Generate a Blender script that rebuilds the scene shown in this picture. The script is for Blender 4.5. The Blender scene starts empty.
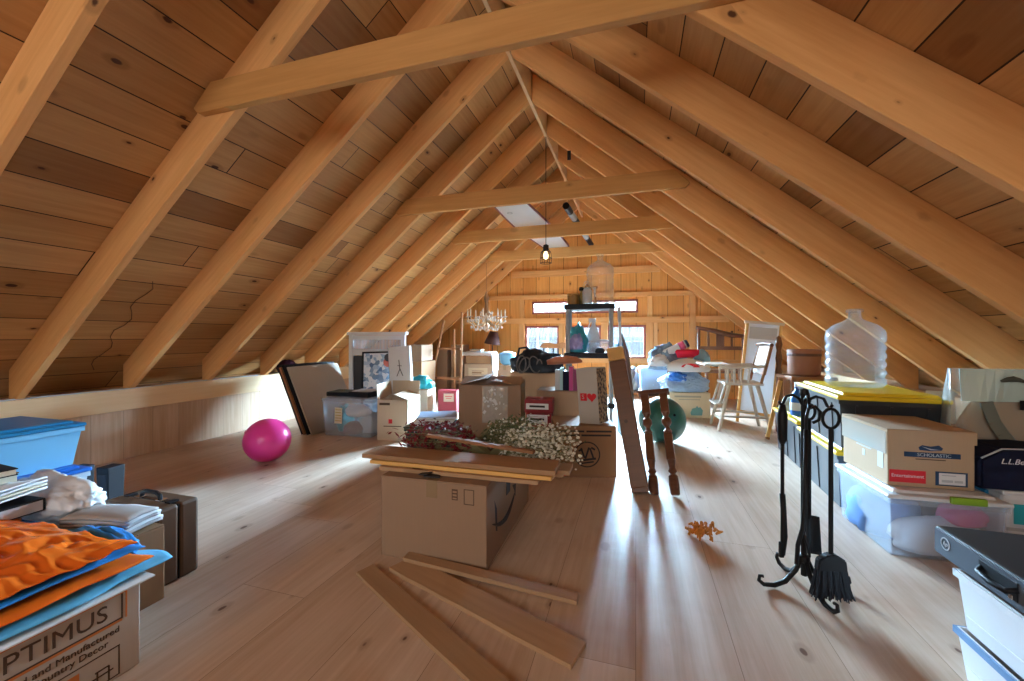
import bpy, bmesh, math, random
from mathutils import Vector, Matrix, Euler, noise
C = bpy.context.scene.collection
S = bpy.context.scene
R = math.radians
PI = math.pi

# ---------------------------------------------------------------- camera, sky, fill lamp, exposure
cd = bpy.data.cameras.new('camera'); cam = bpy.data.objects.new('camera', cd); C.objects.link(cam)
cam.location = (0, 0, 0.955); cam.rotation_euler = (R(90), 0, R(17.0))
cd.sensor_width = 36; cd.lens = 406.0 / 1024 * 36; cd.clip_start = 0.05; cd.clip_end = 200
cd.shift_y = -3.5 / 1024
S.camera = cam
S.view_settings.view_transform = 'Standard'; S.view_settings.look = 'None'
S.view_settings.gamma = 1; S.view_settings.use_curve_mapping = False
S.view_settings.exposure = -0.10
S.cycles.max_bounces = 10; S.cycles.diffuse_bounces = 6; S.cycles.transparent_max_bounces = 16
S.cycles.sample_clamp_indirect = 6

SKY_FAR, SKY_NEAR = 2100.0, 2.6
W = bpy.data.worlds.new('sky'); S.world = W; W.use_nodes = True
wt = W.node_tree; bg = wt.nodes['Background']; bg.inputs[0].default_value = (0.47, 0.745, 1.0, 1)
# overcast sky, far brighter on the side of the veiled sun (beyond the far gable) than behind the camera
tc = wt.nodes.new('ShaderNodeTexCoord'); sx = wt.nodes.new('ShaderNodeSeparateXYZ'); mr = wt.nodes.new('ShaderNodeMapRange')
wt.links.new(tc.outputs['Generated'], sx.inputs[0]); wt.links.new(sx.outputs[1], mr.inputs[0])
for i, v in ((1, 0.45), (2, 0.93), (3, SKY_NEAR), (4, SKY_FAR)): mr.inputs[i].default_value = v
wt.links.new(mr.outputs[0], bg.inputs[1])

def area(name, loc, target, sx, sy, power, col):
    l = bpy.data.lights.new(name, 'AREA'); l.shape = 'RECTANGLE'; l.size = sx; l.size_y = sy
    l.energy = power; l.color = col
    o = bpy.data.objects.new(name, l); C.objects.link(o); o.location = loc
    o.rotation_euler = (Vector(target) - Vector(loc)).to_track_quat('-Z', 'Z').to_euler()
    return o
# portals: they only guide the sampling of the sky through the window openings
for (x, z, w_, h_, y, ry) in ((-0.86, 1.465, 1.78, 0.22, 7.03, 1), (-1.57, 0.88, 0.6, 0.54, 7.03, 1), (-0.86, 0.88, 0.6, 0.54, 7.03, 1), (-0.15, 0.88, 0.6, 0.54, 7.03, 1), (-0.87, 1.425, 2.46, 1.35, -2.68, -1)):
    area('window_portal', (x, y, z), (x, y - ry, z), w_, h_, 1, (1, 1, 1)).data.cycles.is_portal = True
# added warm fill lamp, unseen, shining in from behind the camera
area('fill_lamp_near', (-0.85, -3.3, 1.5), (-0.85, 1.5, 1.6), 2.8, 1.8, 105, (1.0, 0.86, 0.70))

# ---------------------------------------------------------------- materials
def ramp(nt, stops):
    n = nt.nodes.new('ShaderNodeValToRGB'); cr = n.color_ramp
    while len(cr.elements) < len(stops): cr.elements.new(0.5)
    for e, (p, c) in zip(cr.elements, stops): e.position = p; e.color = (*c, 1)
    return n
class NT:
    def __init__(s, name, rough=0.6, spec=0.3):
        s.m = bpy.data.materials.new(name); s.m.use_nodes = True; s.t = s.m.node_tree
        s.b = s.t.nodes['Principled BSDF']; s.b.inputs['Roughness'].default_value = rough
        s.b.inputs['Specular IOR Level'].default_value = spec
        s.oc = None
    def n(s, typ, **kw):
        x = s.t.nodes.new('ShaderNode' + typ)
        for k, v in kw.items(): setattr(x, k, v)
        return x
    def L(s, a, b): s.t.links.new(a, b)
    def obj(s):
        if not s.oc: s.oc = s.n('TexCoord').outputs['Object']
        return s.oc
    def math(s, op, a, b=None, c=None):
        x = s.n('Math', operation=op)
        for i, v in enumerate((a, b, c)):
            if v is None: continue
            if hasattr(v, 'is_linked'): s.L(v, x.inputs[i])
            else: x.inputs[i].default_value = v
        return x.outputs[0]
    def mix(s, f, a, b, blend='MIX'):
        x = s.n('Mix', data_type='RGBA', blend_type=blend)
        for i, v in ((0, f), (6, a), (7, b)):
            if hasattr(v, 'is_linked'): s.L(v, x.inputs[i])
            elif i: x.inputs[i].default_value = (*v, 1)
            else: x.inputs[i].default_value = v
        return x.outputs[2]
    def noise(s, vec, scale, detail=3, rough=0.5):
        x = s.n('TexNoise'); x.inputs['Scale'].default_value = scale
        x.inputs['Detail'].default_value = detail; x.inputs['Roughness'].default_value = rough
        s.L(vec, x.inputs['Vector']); return x.outputs['Fac']
    def scaled(s, vec, sc, off=None):
        x = s.n('Mapping'); x.inputs['Scale'].default_value = sc; s.L(vec, x.inputs['Vector'])
        if off is not None: s.L(off, x.inputs['Location'])
        return x.outputs[0]
    def col(s, c):
        if hasattr(c, 'is_linked'): s.L(c, s.b.inputs['Base Color'])
        else: s.b.inputs['Base Color'].default_value = (*c, 1)
    def bump(s, h, st=0.3, dist=0.01):
        x = s.n('Bump'); x.inputs['Strength'].default_value = st; x.inputs['Distance'].default_value = dist
        s.L(h, x.inputs['Height']); s.L(x.outputs[0], s.b.inputs['Normal'])

def grain(k, vec, ca, cb, knot, kscale, kden, seed):
    """vec: x along the grain. streaks, soft tone drift and dark knots"""
    st = k.noise(k.scaled(vec, (0.8, 14, 14), seed), 3.0, 4, 0.6)
    dr = k.noise(k.scaled(vec, (0.5, 2, 2), seed), 1.5, 2)
    f = k.math('ADD', k.math('MULTIPLY', st, 0.6), k.math('MULTIPLY', dr, 0.6))
    f = k.math('MULTIPLY_ADD', k.math('SUBTRACT', f, 0.6), 2.2, 0.5)
    f = k.math('MINIMUM', k.math('MAXIMUM', f, 0.0), 1.0)
    c = k.mix(f, ca, cb)
    v = k.n('TexVoronoi'); v.inputs['Scale'].default_value = kscale
    k.L(k.scaled(vec, (0.55, 1, 1), seed), v.inputs['Vector'])
    wob = k.math('MULTIPLY', k.math('SUBTRACT', k.noise(vec, 40, 2), 0.5), 0.05)
    d = k.math('ADD', v.outputs['Distance'], wob)
    sep = k.n('SeparateColor'); k.L(v.outputs['Color'], sep.inputs[0])
    rad = k.math('MULTIPLY', k.math('GREATER_THAN', sep.outputs[0], 1 - kden), k.math('MULTIPLY_ADD', sep.outputs[1], 0.075, 0.03))
    m = k.math('MULTIPLY', k.math('SUBTRACT', rad, d), 40)
    m = k.math('MINIMUM', k.math('MAXIMUM', m, 0.0), 1.0)
    halo = k.math('MINIMUM', k.math('MAXIMUM', k.math('MULTIPLY', k.math('SUBTRACT', k.math('MULTIPLY', rad, 2.4), d), 6), 0.0), 0.45)
    c = k.mix(halo, c, k.mix(0.5, cb, knot))
    return k.mix(m, c, knot), st

def beam_mat(name, ca, cb, knot=(0.10, 0.035, 0.012), rough=0.6, kden=0.3, kscale=5.0, var=0.12):
    k = NT(name, rough, 0.25)
    rnd = k.n('ObjectInfo').outputs['Random']
    off = k.n('CombineXYZ'); k.L(k.math('MULTIPLY', rnd, 37.0), off.inputs[0]); k.L(k.math('MULTIPLY', rnd, 11.0), off.inputs[1])
    c, st = grain(k, k.obj(), ca, cb, knot, kscale, kden, off.outputs[0])
    hsv = k.n('HueSaturation'); k.L(c, hsv.inputs['Color']); k.L(k.math('MULTIPLY_ADD', rnd, 2 * var, 1 - var), hsv.inputs['Value'])
    k.col(hsv.outputs[0]); k.bump(st, 0.15, 0.004)
    return k.m

def plank_mat(name, la, ca_, w, L, cols, gap=0.004, gapcol=(0.03, 0.015, 0.008), rough=0.6, spec=0.25, kden=0.25, kscale=4.0, knot=(0.09, 0.03, 0.012), stain=None):
    """boards: long axis la, cross axis ca_ (0,1,2) of the object's own coordinates"""
    k = NT(name, rough, spec)
    sp = k.n('SeparateXYZ'); k.L(k.obj(), sp.inputs[0])
    a = sp.outputs[la]; v = sp.outputs[ca_]
    rowf = k.math('DIVIDE', v, w); row = k.math('FLOOR', rowf)
    wn = k.n('TexWhiteNoise', noise_dimensions='1D'); k.L(row, wn.inputs['W'])
    al = k.math('DIVIDE', k.math('MULTIPLY_ADD', wn.outputs['Value'], L * 3.7, a), L)
    colm = k.math('FLOOR', al)
    cv = k.n('CombineXYZ'); k.L(row, cv.inputs[0]); k.L(colm, cv.inputs[1])
    w2 = k.n('TexWhiteNoise', noise_dimensions='3D'); k.L(cv.outputs[0], w2.inputs['Vector'])
    vec = k.n('CombineXYZ'); k.L(a, vec.inputs[0]); k.L(v, vec.inputs[1])
    k.L(k.math('MULTIPLY', w2.outputs['Value'], 23.0), vec.inputs[2])
    tone = ramp(k.t, [(i / (len(cols) - 1), c) for i, c in enumerate(cols)]); k.L(w2.outputs['Value'], tone.inputs[0])
    dark = k.mix(1.0, tone.outputs[0], (0.70, 0.60, 0.50), 'MULTIPLY')
    zero = k.n('CombineXYZ')
    c, st = grain(k, vec.outputs[0], tone.outputs[0], dark, knot, kscale, kden, zero.outputs[0])
    fr = k.math('FRACT', rowf); e1 = k.math('MULTIPLY', k.math('MINIMUM', fr, k.math('SUBTRACT', 1.0, fr)), w)
    fa = k.math('FRACT', al); e2 = k.math('MULTIPLY', k.math('MINIMUM', fa, k.math('SUBTRACT', 1.0, fa)), L)
    g = k.math('LESS_THAN', k.math('MINIMUM', e1, e2), gap)
    if stain:
        sn = k.noise(k.scaled(k.obj(), (1.2, 1.2, 1.2)), 1.3, 4, 0.6)
        sf = k.math('MINIMUM', k.math('MAXIMUM', k.math('MULTIPLY', k.math('SUBTRACT', sn, 0.52), 3.0), 0.0), 0.6)
        c = k.mix(sf, c, k.mix(1.0, c, stain, 'MULTIPLY'))
    k.col(k.mix(g, c, gapcol))
    k.bump(k.math('SUBTRACT', k.math('MULTIPLY', st, 0.25), g), 0.25, 0.004)
    return k.m

def flat(name, c, rough=0.6, spec=0.3, metal=0.0, var=0.06, nscale=6.0):
    """plain coloured material with a little procedural unevenness"""
    k = NT(name, rough, spec); k.b.inputs['Metallic'].default_value = metal
    n = k.noise(k.obj(), nscale, 3)
    k.col(k.mix(n, tuple(min(1, x * (1 + var)) for x in c), tuple(x * (1 - var) for x in c)))
    return k.m
def clear(name, c, trans=0.9, rough=0.15, alpha=None, ior=1.35):
    k = NT(name, rough, 0.5); k.col(c)
    k.b.inputs['Transmission Weight'].default_value = trans; k.b.inputs['IOR'].default_value = ior
    if alpha is not None: k.b.inputs['Alpha'].default_value = alpha
    return k.m
def film(name, c, alpha, rough=0.25, spec=0.6, edge=0.0):
    """thin see-through plastic, denser where it is seen edge-on"""
    k = NT(name, rough, spec); k.col(c)
    if edge:
        lw = k.n('LayerWeight'); lw.inputs['Blend'].default_value = 0.35
        k.L(k.math('MULTIPLY_ADD', lw.outputs['Facing'], edge, alpha), k.b.inputs['Alpha'])
    else: k.b.inputs['Alpha'].default_value = alpha
    return k.m

def card_mat(name, c, var=0.1):
    k = NT(name, 0.8, 0.15)
    st = k.noise(k.scaled(k.obj(), (60, 60, 2)), 2.0, 2); bl = k.noise(k.obj(), 5.0, 3)
    f = k.math('ADD', k.math('MULTIPLY', st, 0.35), k.math('MULTIPLY', bl, 0.65))
    k.col(k.mix(f, tuple(x * (1 + var) for x in c), tuple(x * (1 - var) for x in c)))
    k.bump(st, 0.05, 0.002)
    return k.m

PINE = beam_mat('pine_beam', (0.80, 0.445, 0.18), (0.62, 0.295, 0.095), kden=0.75, kscale=7.5)
PINE_ROUGH = beam_mat('pine_tie', (0.64, 0.34, 0.12), (0.48, 0.235, 0.07), kden=0.55, kscale=6.5)
PLATE = beam_mat('pale_pine', (0.78, 0.57, 0.34), (0.70, 0.48, 0.26), kden=0.45, kscale=6.5)
ROOF = plank_mat('roof_boards', 1, 0, 0.20, 2.6, [(0.36, 0.172, 0.06), (0.62, 0.345, 0.13), (0.74, 0.44, 0.185), (0.48, 0.24, 0.085), (0.68, 0.39, 0.155)], gap=0.003, kden=0.9, kscale=7.0)
GABLE = plank_mat('gable_boards', 2, 0, 0.24, 9, [(0.74, 0.345, 0.09), (0.80, 0.40, 0.115), (0.66, 0.29, 0.07)], gap=0.003, kden=0.9, kscale=7.5)
KNEE = plank_mat('knee_wall_boards', 2, 1, 0.20, 9, [(0.66, 0.48, 0.34), (0.70, 0.52, 0.37), (0.63, 0.45, 0.31)], gap=0.0006, kden=0.15, kscale=4.0)
FLOOR = plank_mat('floor_boards', 1, 0, 0.29, 3.4, [(0.66, 0.52, 0.42), (0.70, 0.57, 0.47), (0.63, 0.485, 0.38)], gap=0.0008, gapcol=(0.22, 0.13, 0.08), rough=0.4, spec=0.4, kden=0.95, kscale=8.0, knot=(0.13, 0.06, 0.035), stain=(0.74, 0.52, 0.40))
SASH = flat('red_sash_paint', (0.20, 0.045, 0.03), 0.5)
MUNTIN = flat('pale_muntin', (0.62, 0.60, 0.58), 0.5)
GLASS = film('window_glass', (0.9, 0.95, 1.0), 0.08, 0.02)

# ---------------------------------------------------------------- mesh helpers
def rot(v, r): return (Euler(r).to_matrix() @ Vector(v)) if r else Vector(v)
def bx(bm, size, loc=(0, 0, 0), r=None, taper=None, bev=0):
    """box; loc = centre; taper = scale of the bottom face"""
    vs = []
    for z in (-.5, .5):
        t = taper if (taper and z < 0) else 1
        for x, y in ((-.5, -.5), (.5, -.5), (.5, .5), (-.5, .5)):
            vs.append(bm.verts.new(rot((x * size[0] * t, y * size[1] * t, z * size[2]), r) + Vector(loc)))
    fs = [bm.faces.new([vs[i] for i in q]) for q in ((3, 2, 1, 0), (4, 5, 6, 7), (0, 1, 5, 4), (1, 2, 6, 5), (2, 3, 7, 6), (3, 0, 4, 7))]
    if bev: bmesh.ops.bevel(bm, geom=list({e for f in fs for e in f.edges}), offset=bev, segments=2, affect='EDGES', profile=0.5)
    return bm
def poly(bm, pts, vec):
    """prism: flat polygon pts (3D) extruded by vec"""
    a = [bm.verts.new(p) for p in pts]; b = [bm.verts.new(Vector(p) + Vector(vec)) for p in pts]
    bm.faces.new(a[::-1]); bm.faces.new(b)
    for i in range(len(a)):
        j = (i + 1) % len(a); bm.faces.new((a[i], a[j], b[j], b[i]))
    return bm
def tube(bm, pts, r, seg=8, cap=True):
    pts = [Vector(p) for p in pts]; n = len(pts); rs = r if hasattr(r, '__len__') else [r] * n
    rings = []; up = None
    for i, p in enumerate(pts):
        t = (pts[min(i + 1, n - 1)] - pts[max(i - 1, 0)]).normalized()
        if up is None:
            up = t.orthogonal().normalized()
        up = (up - t * up.dot(t)).normalized(); w = t.cross(up)
        rings.append([bm.verts.new(p + (up * math.cos(2 * PI * k / seg) + w * math.sin(2 * PI * k / seg)) * rs[i]) for k in range(seg)])
    for a, b in zip(rings, rings[1:]):
        for k in range(seg): bm.faces.new((a[k], a[(k + 1) % seg], b[(k + 1) % seg], b[k]))
    if cap: bm.faces.new(rings[0][::-1]); bm.faces.new(rings[-1])
    return bm
def lathe(bm, prof, loc=(0, 0, 0), seg=20, r=None, cap=True):
    rings = []
    for rad, z in prof:
        rings.append([bm.verts.new(rot((rad * math.cos(2 * PI * k / seg), rad * math.sin(2 * PI * k / seg), z), r) + Vector(loc)) for k in range(seg)])
    for a, b in zip(rings, rings[1:]):
        for k in range(seg): bm.faces.new((a[k], a[(k + 1) % seg], b[(k + 1) % seg], b[k]))
    if cap: bm.faces.new(rings[0][::-1]); bm.faces.new(rings[-1])
    return bm
def ball(bm, rad, loc=(0, 0, 0), sc=(1, 1, 1), sub=3, amp=0, fq=3, seed=0, r=None):
    t = bmesh.new(); bmesh.ops.create_icosphere(t, subdivisions=sub, radius=1)
    me = {}
    for v in t.verts:
        p = v.co.copy(); d = 1 + (amp * noise.noise(p * fq + Vector((seed, seed * 1.7, 0))) if amp else 0)
        me[v] = bm.verts.new(rot((p.x * rad * sc[0] * d, p.y * rad * sc[1] * d, p.z * rad * sc[2] * d), r) + Vector(loc))
    for f in t.faces: bm.faces.new([me[v] for v in f.verts])
    t.free(); return bm
def sheet(bm, nx, ny, fn, thick=0.004):
    """crumpled sheet: fn(u, v) -> point; given a real thickness below"""
    g = [[bm.verts.new(fn(i / nx, j / ny)) for j in range(ny + 1)] for i in range(nx + 1)]
    h = [[bm.verts.new(Vector(v.co) - Vector((0, 0, thick))) for v in row] for row in g]
    for i in range(nx):
        for j in range(ny):
            bm.faces.new((g[i][j], g[i + 1][j], g[i + 1][j + 1], g[i][j + 1]))
            bm.faces.new((h[i][j + 1], h[i + 1][j + 1], h[i + 1][j], h[i][j]))
    for i in range(nx):
        bm.faces.new((g[i][0], h[i][0], h[i + 1][0], g[i + 1][0])); bm.faces.new((g[i + 1][ny], h[i + 1][ny], h[i][ny], g[i][ny]))
    for j in range(ny):
        bm.faces.new((g[0][j + 1], h[0][j + 1], h[0][j], g[0][j])); bm.faces.new((g[nx][j], h[nx][j], h[nx][j + 1], g[nx][j + 1]))
    return bm
def obj(name, bm, m, parent=None, loc=(0, 0, 0), r=(0, 0, 0), smooth=False):
    me = bpy.data.meshes.new(name); bmesh.ops.recalc_face_normals(bm, faces=bm.faces[:]); bm.to_mesh(me); bm.free()
    me.materials.append(m)
    if smooth: me.shade_smooth()
    o = bpy.data.objects.new(name, me); C.objects.link(o); o.location = loc; o.rotation_euler = r
    if parent: o.parent = parent
    return o
def tag(o, label, cat, group=None, kind=None):
    o['label'] = label; o['category'] = cat
    if group: o['group'] = group
    if kind: o['kind'] = kind
    return o
def thing(name, label, cat, loc=(0, 0, 0), r=(0, 0, 0), group=None):
    o = bpy.data.objects.new(name, None); C.objects.link(o); o.location = loc
    o.rotation_euler = r if hasattr(r, '__len__') else (0, 0, r)
    o.empty_display_size = 0.1
    return tag(o, label, cat, group)
def struct(name, bm, m, loc=(0, 0, 0), r=(0, 0, 0), parent=None):
    o = obj(name, bm, m, parent, loc, r); o['kind'] = 'structure'; return o
def text(s, size, m, parent, loc, r, name='lettering', ext=0.0006, align='CENTER', sx=1.0, shear=0.0, bold=0.0):
    c = bpy.data.curves.new(name, 'FONT'); c.body = s; c.size = size; c.align_x = align; c.align_y = 'CENTER'
    c.extrude = ext; c.shear = shear; c.offset = bold; c.resolution_u = 3
    t = bpy.data.objects.new('t', c); C.objects.link(t)
    dg = bpy.context.evaluated_depsgraph_get(); me = bpy.data.meshes.new_from_object(t.evaluated_get(dg))
    bpy.data.objects.remove(t); bpy.data.curves.remove(c)
    me.materials.clear(); me.materials.append(m)
    o = bpy.data.objects.new(name, me); C.objects.link(o); o.parent = parent; o.location = loc; o.rotation_euler = r; o.scale = (sx, 1, 1)
    return o

# ---------------------------------------------------------------- the room
RX, RZ, T = -0.871, 2.995, 0.833            # ridge line (underside of the rafters) and slope
PHI = math.atan(T); VD = 0.19 / math.cos(PHI)   # rafter depth measured plumb
YF, YN = 6.95, -2.6                          # far and near gables
XL, XR = -3.81, 2.066
def roof_z(x): return RZ - T * abs(x - RX)   # underside of rafters
struct('floor', bx(bmesh.new(), (6.7, 9.9, 0.1), (0, 0, -0.05)), FLOOR, (RX, 2.15, 0))
# roof deck: origin at the ridge, local x runs down the slope, local y along the attic
for nm, sgn in (('ceiling_left', -1), ('ceiling_right', 1)):
    b = bmesh.new(); bx(b, (4.35, 9.9, 0.03), (4.35 / 2, 0, 0.015))
    o = struct(nm, b, ROOF, (RX, 2.15, RZ + VD + (0.0)))
    ax = Vector((sgn * math.cos(PHI), 0, -math.sin(PHI))); az = Vector((sgn * math.sin(PHI), 0, math.cos(PHI)))
    ay = az.cross(ax); o.matrix_world = Matrix.Translation(o.location) @ Matrix((ax, ay, az)).transposed().to_4x4()
struct('wall_left', bx(bmesh.new(), (0.35, 9.9, 0.54), (0, 0, 0.27)), KNEE, (-4.01, 2.15, 0))
struct('wall_right', bx(bmesh.new(), (0.35, 9.9, 0.54), (0, 0, 0.27)), KNEE, (2.266, 2.15, 0))
def ordinal(i): return ['first', 'second', 'third', 'fourth', 'fifth', 'sixth', 'seventh', 'eighth', 'ninth', 'tenth', 'eleventh'][i]
for sgn, side in ((-1, 'left'), (1, 'right')):
    o = struct('trim_1' if sgn < 0 else 'trim_2', bx(bmesh.new(), (9.5, 0.04, 0.164), (0, 0, 0), bev=0.003), PLATE,
               (XL - 0.015 if sgn < 0 else XR + 0.015, 2.15, 0.466), (0, 0, R(90)))
    for k in range(-1, 9):
        yf = 1.60 + 0.61 * k
        b = bmesh.new(); Ln = 3.05 / math.cos(PHI); ct, sn = math.cos(PHI), math.sin(PHI)
        def loc_(d, dz): return (d * ct - dz * sn, d * sn + dz * ct)   # plumb-cut profile in slope axes (x down slope, z out of roof)
        pts = []
        for x, dz in ((0.016, 0), (3.0, 0), (3.0, VD - 0.002), (0.016, VD - 0.002)):
            z = -T * x + dz
            pts.append((x * ct - z * sn, 0, x * sn + z * ct))
        poly(b, pts, (0, 0.045, 0)); bmesh.ops.bevel(b, geom=b.edges[:], offset=0.0025, segments=1, affect='EDGES')
        ax = Vector((sgn * ct, 0, -sn)); az = Vector((sgn * sn, 0, ct)); ay = az.cross(ax)
        y0 = yf - 0.045 if sgn > 0 else yf
        nth = ordinal(k + 1)
        o = obj('rafter', b, PINE)
        o.matrix_world = Matrix.Translation((RX, y0, RZ)) @ Matrix((ax, ay, az)).transposed().to_4x4()
        if k == 8: lab = 'pine rafter of the %s slope closest to the far gable wall' % side
        else: lab = 'pine rafter of the %s roof slope, %s counting from the camera end' % (side, nth)
        tag(o, lab, 'rafter', 'rafters of the %s roof slope' % side)
o = obj('ridge_board', bx(bmesh.new(), (9.5, 0.026, 0.24), (0, 0, 0.10)), PLATE, None, (RX, 2.15, RZ), (0, 0, R(90)))
tag(o, 'long pale ridge board running along the peak between the rafters', 'beam')
for i, k in enumerate((0, 3, 5, 7)):
    yf = 1.60 + 0.61 * k - 0.045 - 0.041
    zb = 2.10; xl = RX - (RZ - zb) / T; xr = RX + (RZ - zb) / T; h = 0.145
    b = bmesh.new(); e = 0.19; q = 0.13
    poly(b, [(xl - 0.20, 0, 0), (xr + 0.16, 0, 0), (xr + 0.19, 0, 0.03), (xr + 0.08, 0, h), (xl - 0.11, 0, h), (xl - 0.23, 0, 0.03)], (0, 0.04, 0))
    for v in b.verts: v.co.x -= RX
    bmesh.ops.bevel(b, geom=b.edges[:], offset=0.003, segments=1, affect='EDGES')
    o = obj('collar_tie', b, PINE_ROUGH, None, (RX, yf, zb))
    tag(o, ['nearest horizontal collar tie, large across the top of the picture', 'second collar tie from the camera, behind the nearest one', 'third collar tie, under the white board and above the caged lamp', 'farthest collar tie, closest to the gable wall'][i], 'collar tie', 'collar ties across the attic')

# far gable wall with its openings
WIN = [(-1.75, 0.03, 1.355, 1.575), (-1.87, -1.27, 0.61, 1.15), (-1.16, -0.56, 0.61, 1.15), (-0.45, 0.15, 0.61, 1.15)]
def gable(name, y, th, wins, m):
    b = bmesh.new()
    xs = sorted({-4.2, 2.45, RX} | {w[0] for w in wins} | {w[1] for w in wins})
    for x0, x1 in zip(xs, xs[1:]):
        ws = sorted([w for w in wins if w[0] <= x0 + 1e-6 and w[1] >= x1 - 1e-6], key=lambda w: w[2])
        z = 0
        for w in ws:
            poly(b, [(x0, 0, z), (x1, 0, z), (x1, 0, w[2]), (x0, 0, w[2])], (0, th, 0)); z = w[3]
        poly(b, [(x0, 0, z), (x1, 0, z), (x1, 0, roof_z(x1) + VD + .02), (x0, 0, roof_z(x0) + VD + .02)], (0, th, 0))
    return struct(name, b, m, (0, y, 0))
gable('wall_far', YF, 0.06, WIN, GABLE)
gable('wall_near', YN - 0.06, 0.06, [(-2.1, 0.36, 0.75, 2.1)], GABLE)  # unseen near wall; its opening is added to let the fill light in
n = 3
for z, h in ((1.653, 0.075), (1.235, 0.095), (0.565, 0.08), (2.06, 0.11)):
    hw = min(2.9, (RZ - z) / T + 0.12)
    struct('trim_%d' % n, bx(bmesh.new(), (2 * hw, 0.05, h), (0, 0, 0), bev=0.003), PINE, (RX, YF - 0.025, z)); n += 1
for x, w, z0, z1 in ((0.842, 0.09, 0, roof_z(.842) + .05), (-2.585, 0.09, 0, roof_z(-2.585) + .05), (-1.93, 0.075, 1.283, 1.615), (0.21, 0.075, 1.283, 1.615), (-1.215, .11, .605, 1.187), (-.505, .11, .605, 1.187), (-1.93, .1, .605, 1.187), (.21, .1, .605, 1.187), (.30, .06, .605, 1.187)):
    b = bmesh.new(); bx(b, (z1 - z0, 0.056, w), ((z1 - z0) / 2, 0, 0), bev=0.003)
    struct('trim_%d' % n, b, PINE, (x, YF - 0.028, z0), (0, R(-90), 0)); n += 1
def window(n, x0, x1, z0, z1, nx, nz):
    w, h = x1 - x0, z1 - z0
    o = bpy.data.objects.new('window_%d' % n, None); C.objects.link(o); o.location = ((x0 + x1) / 2, YF + 0.01, z0); o['kind'] = 'structure'
    f = bmesh.new(); t = 0.035
    for sx in (-1, 1): bx(f, (t, 0.05, h), (sx * (w / 2 - t / 2), 0, h / 2))
    for z in (t / 2, h - t / 2): bx(f, (w - 2 * t, 0.05, t), (0, 0, z))
    obj('window_frame', f, SASH, o)
    mm = bmesh.new(); iw, ih = w - 2 * t, h - 2 * t
    for i in range(1, nx): bx(mm, (0.014, 0.02, ih), (-iw / 2 + iw * i / nx, 0.004, h / 2))
    for j in range(1, nz): bx(mm, (iw, 0.018, 0.014), (0, 0.004, t + ih * j / nz))
    obj('muntin', mm, SASH if n == 1 else MUNTIN, o)
    obj('window_pane', bx(bmesh.new(), (iw, 0.004, ih), (0, 0.008, h / 2)), GLASS, o)
window(1, *WIN[0], 9, 1)
for i in (1, 2, 3): window(i + 1, *WIN[i], 3, 2)

# ---------------------------------------------------------------- object materials
KRAFT = card_mat('kraft_card', (0.31, 0.20, 0.13)); KRAFT_D = card_mat('brown_card', (0.30, 0.17, 0.09)); KRAFT_L = card_mat('pale_card', (0.56, 0.44, 0.32))
CARD_G = card_mat('greyish_card', (0.50, 0.43, 0.36)); CREAM = card_mat('cream_card', (0.72, 0.60, 0.42)); WHITECARD = card_mat('white_card', (0.74, 0.74, 0.73))
INK = flat('dark_ink', (0.035, 0.03, 0.03), 0.7); INK_B = flat('brown_ink', (0.09, 0.05, 0.03), 0.7); INK_BLUE = flat('navy_ink', (0.02, 0.05, 0.11), 0.6)
INK_T = flat('teal_ink', (0.10, 0.36, 0.42), 0.6); INK_R = flat('red_ink', (0.60, 0.02, 0.03), 0.5); INK_O = flat('orange_ink', (0.62, 0.20, 0.05), 0.6)
PAPER = flat('white_paper', (0.76, 0.77, 0.78), 0.7); PAPER_G = flat('grey_paper', (0.50, 0.52, 0.55), 0.6); PAPER_C = flat('cream_paper', (0.74, 0.66, 0.50), 0.7)
BLACK = flat('black_plastic', (0.010, 0.011, 0.015), 0.5, 0.18); BLACK_M = flat('black_cloth', (0.02, 0.022, 0.028), 0.85, 0.2); IRON = flat('black_iron', (0.009, 0.009, 0.010), 0.5, 0.2)
GREY_P = flat('grey_plastic', (0.33, 0.35, 0.37), 0.45); WHITE_P = flat('white_plastic', (0.76, 0.79, 0.82), 0.4); STEEL = flat('bright_metal', (0.7, 0.7, 0.7), 0.25, 0.5, 1.0)
YELLOW = flat('yellow_plastic', (0.80, 0.55, 0.02), 0.4); NAVY = flat('navy_cloth', (0.009, 0.011, 0.028), 0.8, 0.15); TEAL = flat('teal_plastic', (0.03, 0.40, 0.46), 0.35)
LBLUE = flat('light_blue_plastic', (0.20, 0.52, 0.80), 0.3, 0.5); LIDBLUE = flat('lid_blue', (0.015, 0.19, 0.40), 0.3, 0.5); ROYAL = flat('royal_blue', (0.015, 0.13, 0.50), 0.3, 0.5)
PINK = flat('pink_rubber', (0.92, 0.06, 0.36), 0.28, 0.5); BALLGREEN = flat('green_rubber', (0.025, 0.12, 0.10), 0.4, 0.4)
ORANGE = flat('orange_film', (0.80, 0.145, 0.012), 0.2, 0.7, var=0.1); BAGBLUE = flat('blue_film', (0.03, 0.24, 0.62), 0.25, 0.6); BAGSKY = flat('sky_film', (0.12, 0.46, 0.72), 0.25, 0.6)
WALNUT = beam_mat('dark_turned_wood', (0.16, 0.065, 0.03), (0.09, 0.032, 0.015), (0.03, 0.012, 0.006), 0.35, 0.05); OAK = beam_mat('brown_wood', (0.34, 0.16, 0.07), (0.22, 0.095, 0.04), (0.08, 0.03, 0.01), 0.5, 0.1)
POSTW = beam_mat('reddish_post', (0.17, 0.072, 0.032), (0.11, 0.045, 0.02), (0.05, 0.02, 0.01), 0.4, 0.25, 6.0); OLDWHITE = beam_mat('worn_pale_wood', (0.62, 0.55, 0.47), (0.48, 0.40, 0.32), (0.3, 0.2, 0.12), 0.55, 0.05)
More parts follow.
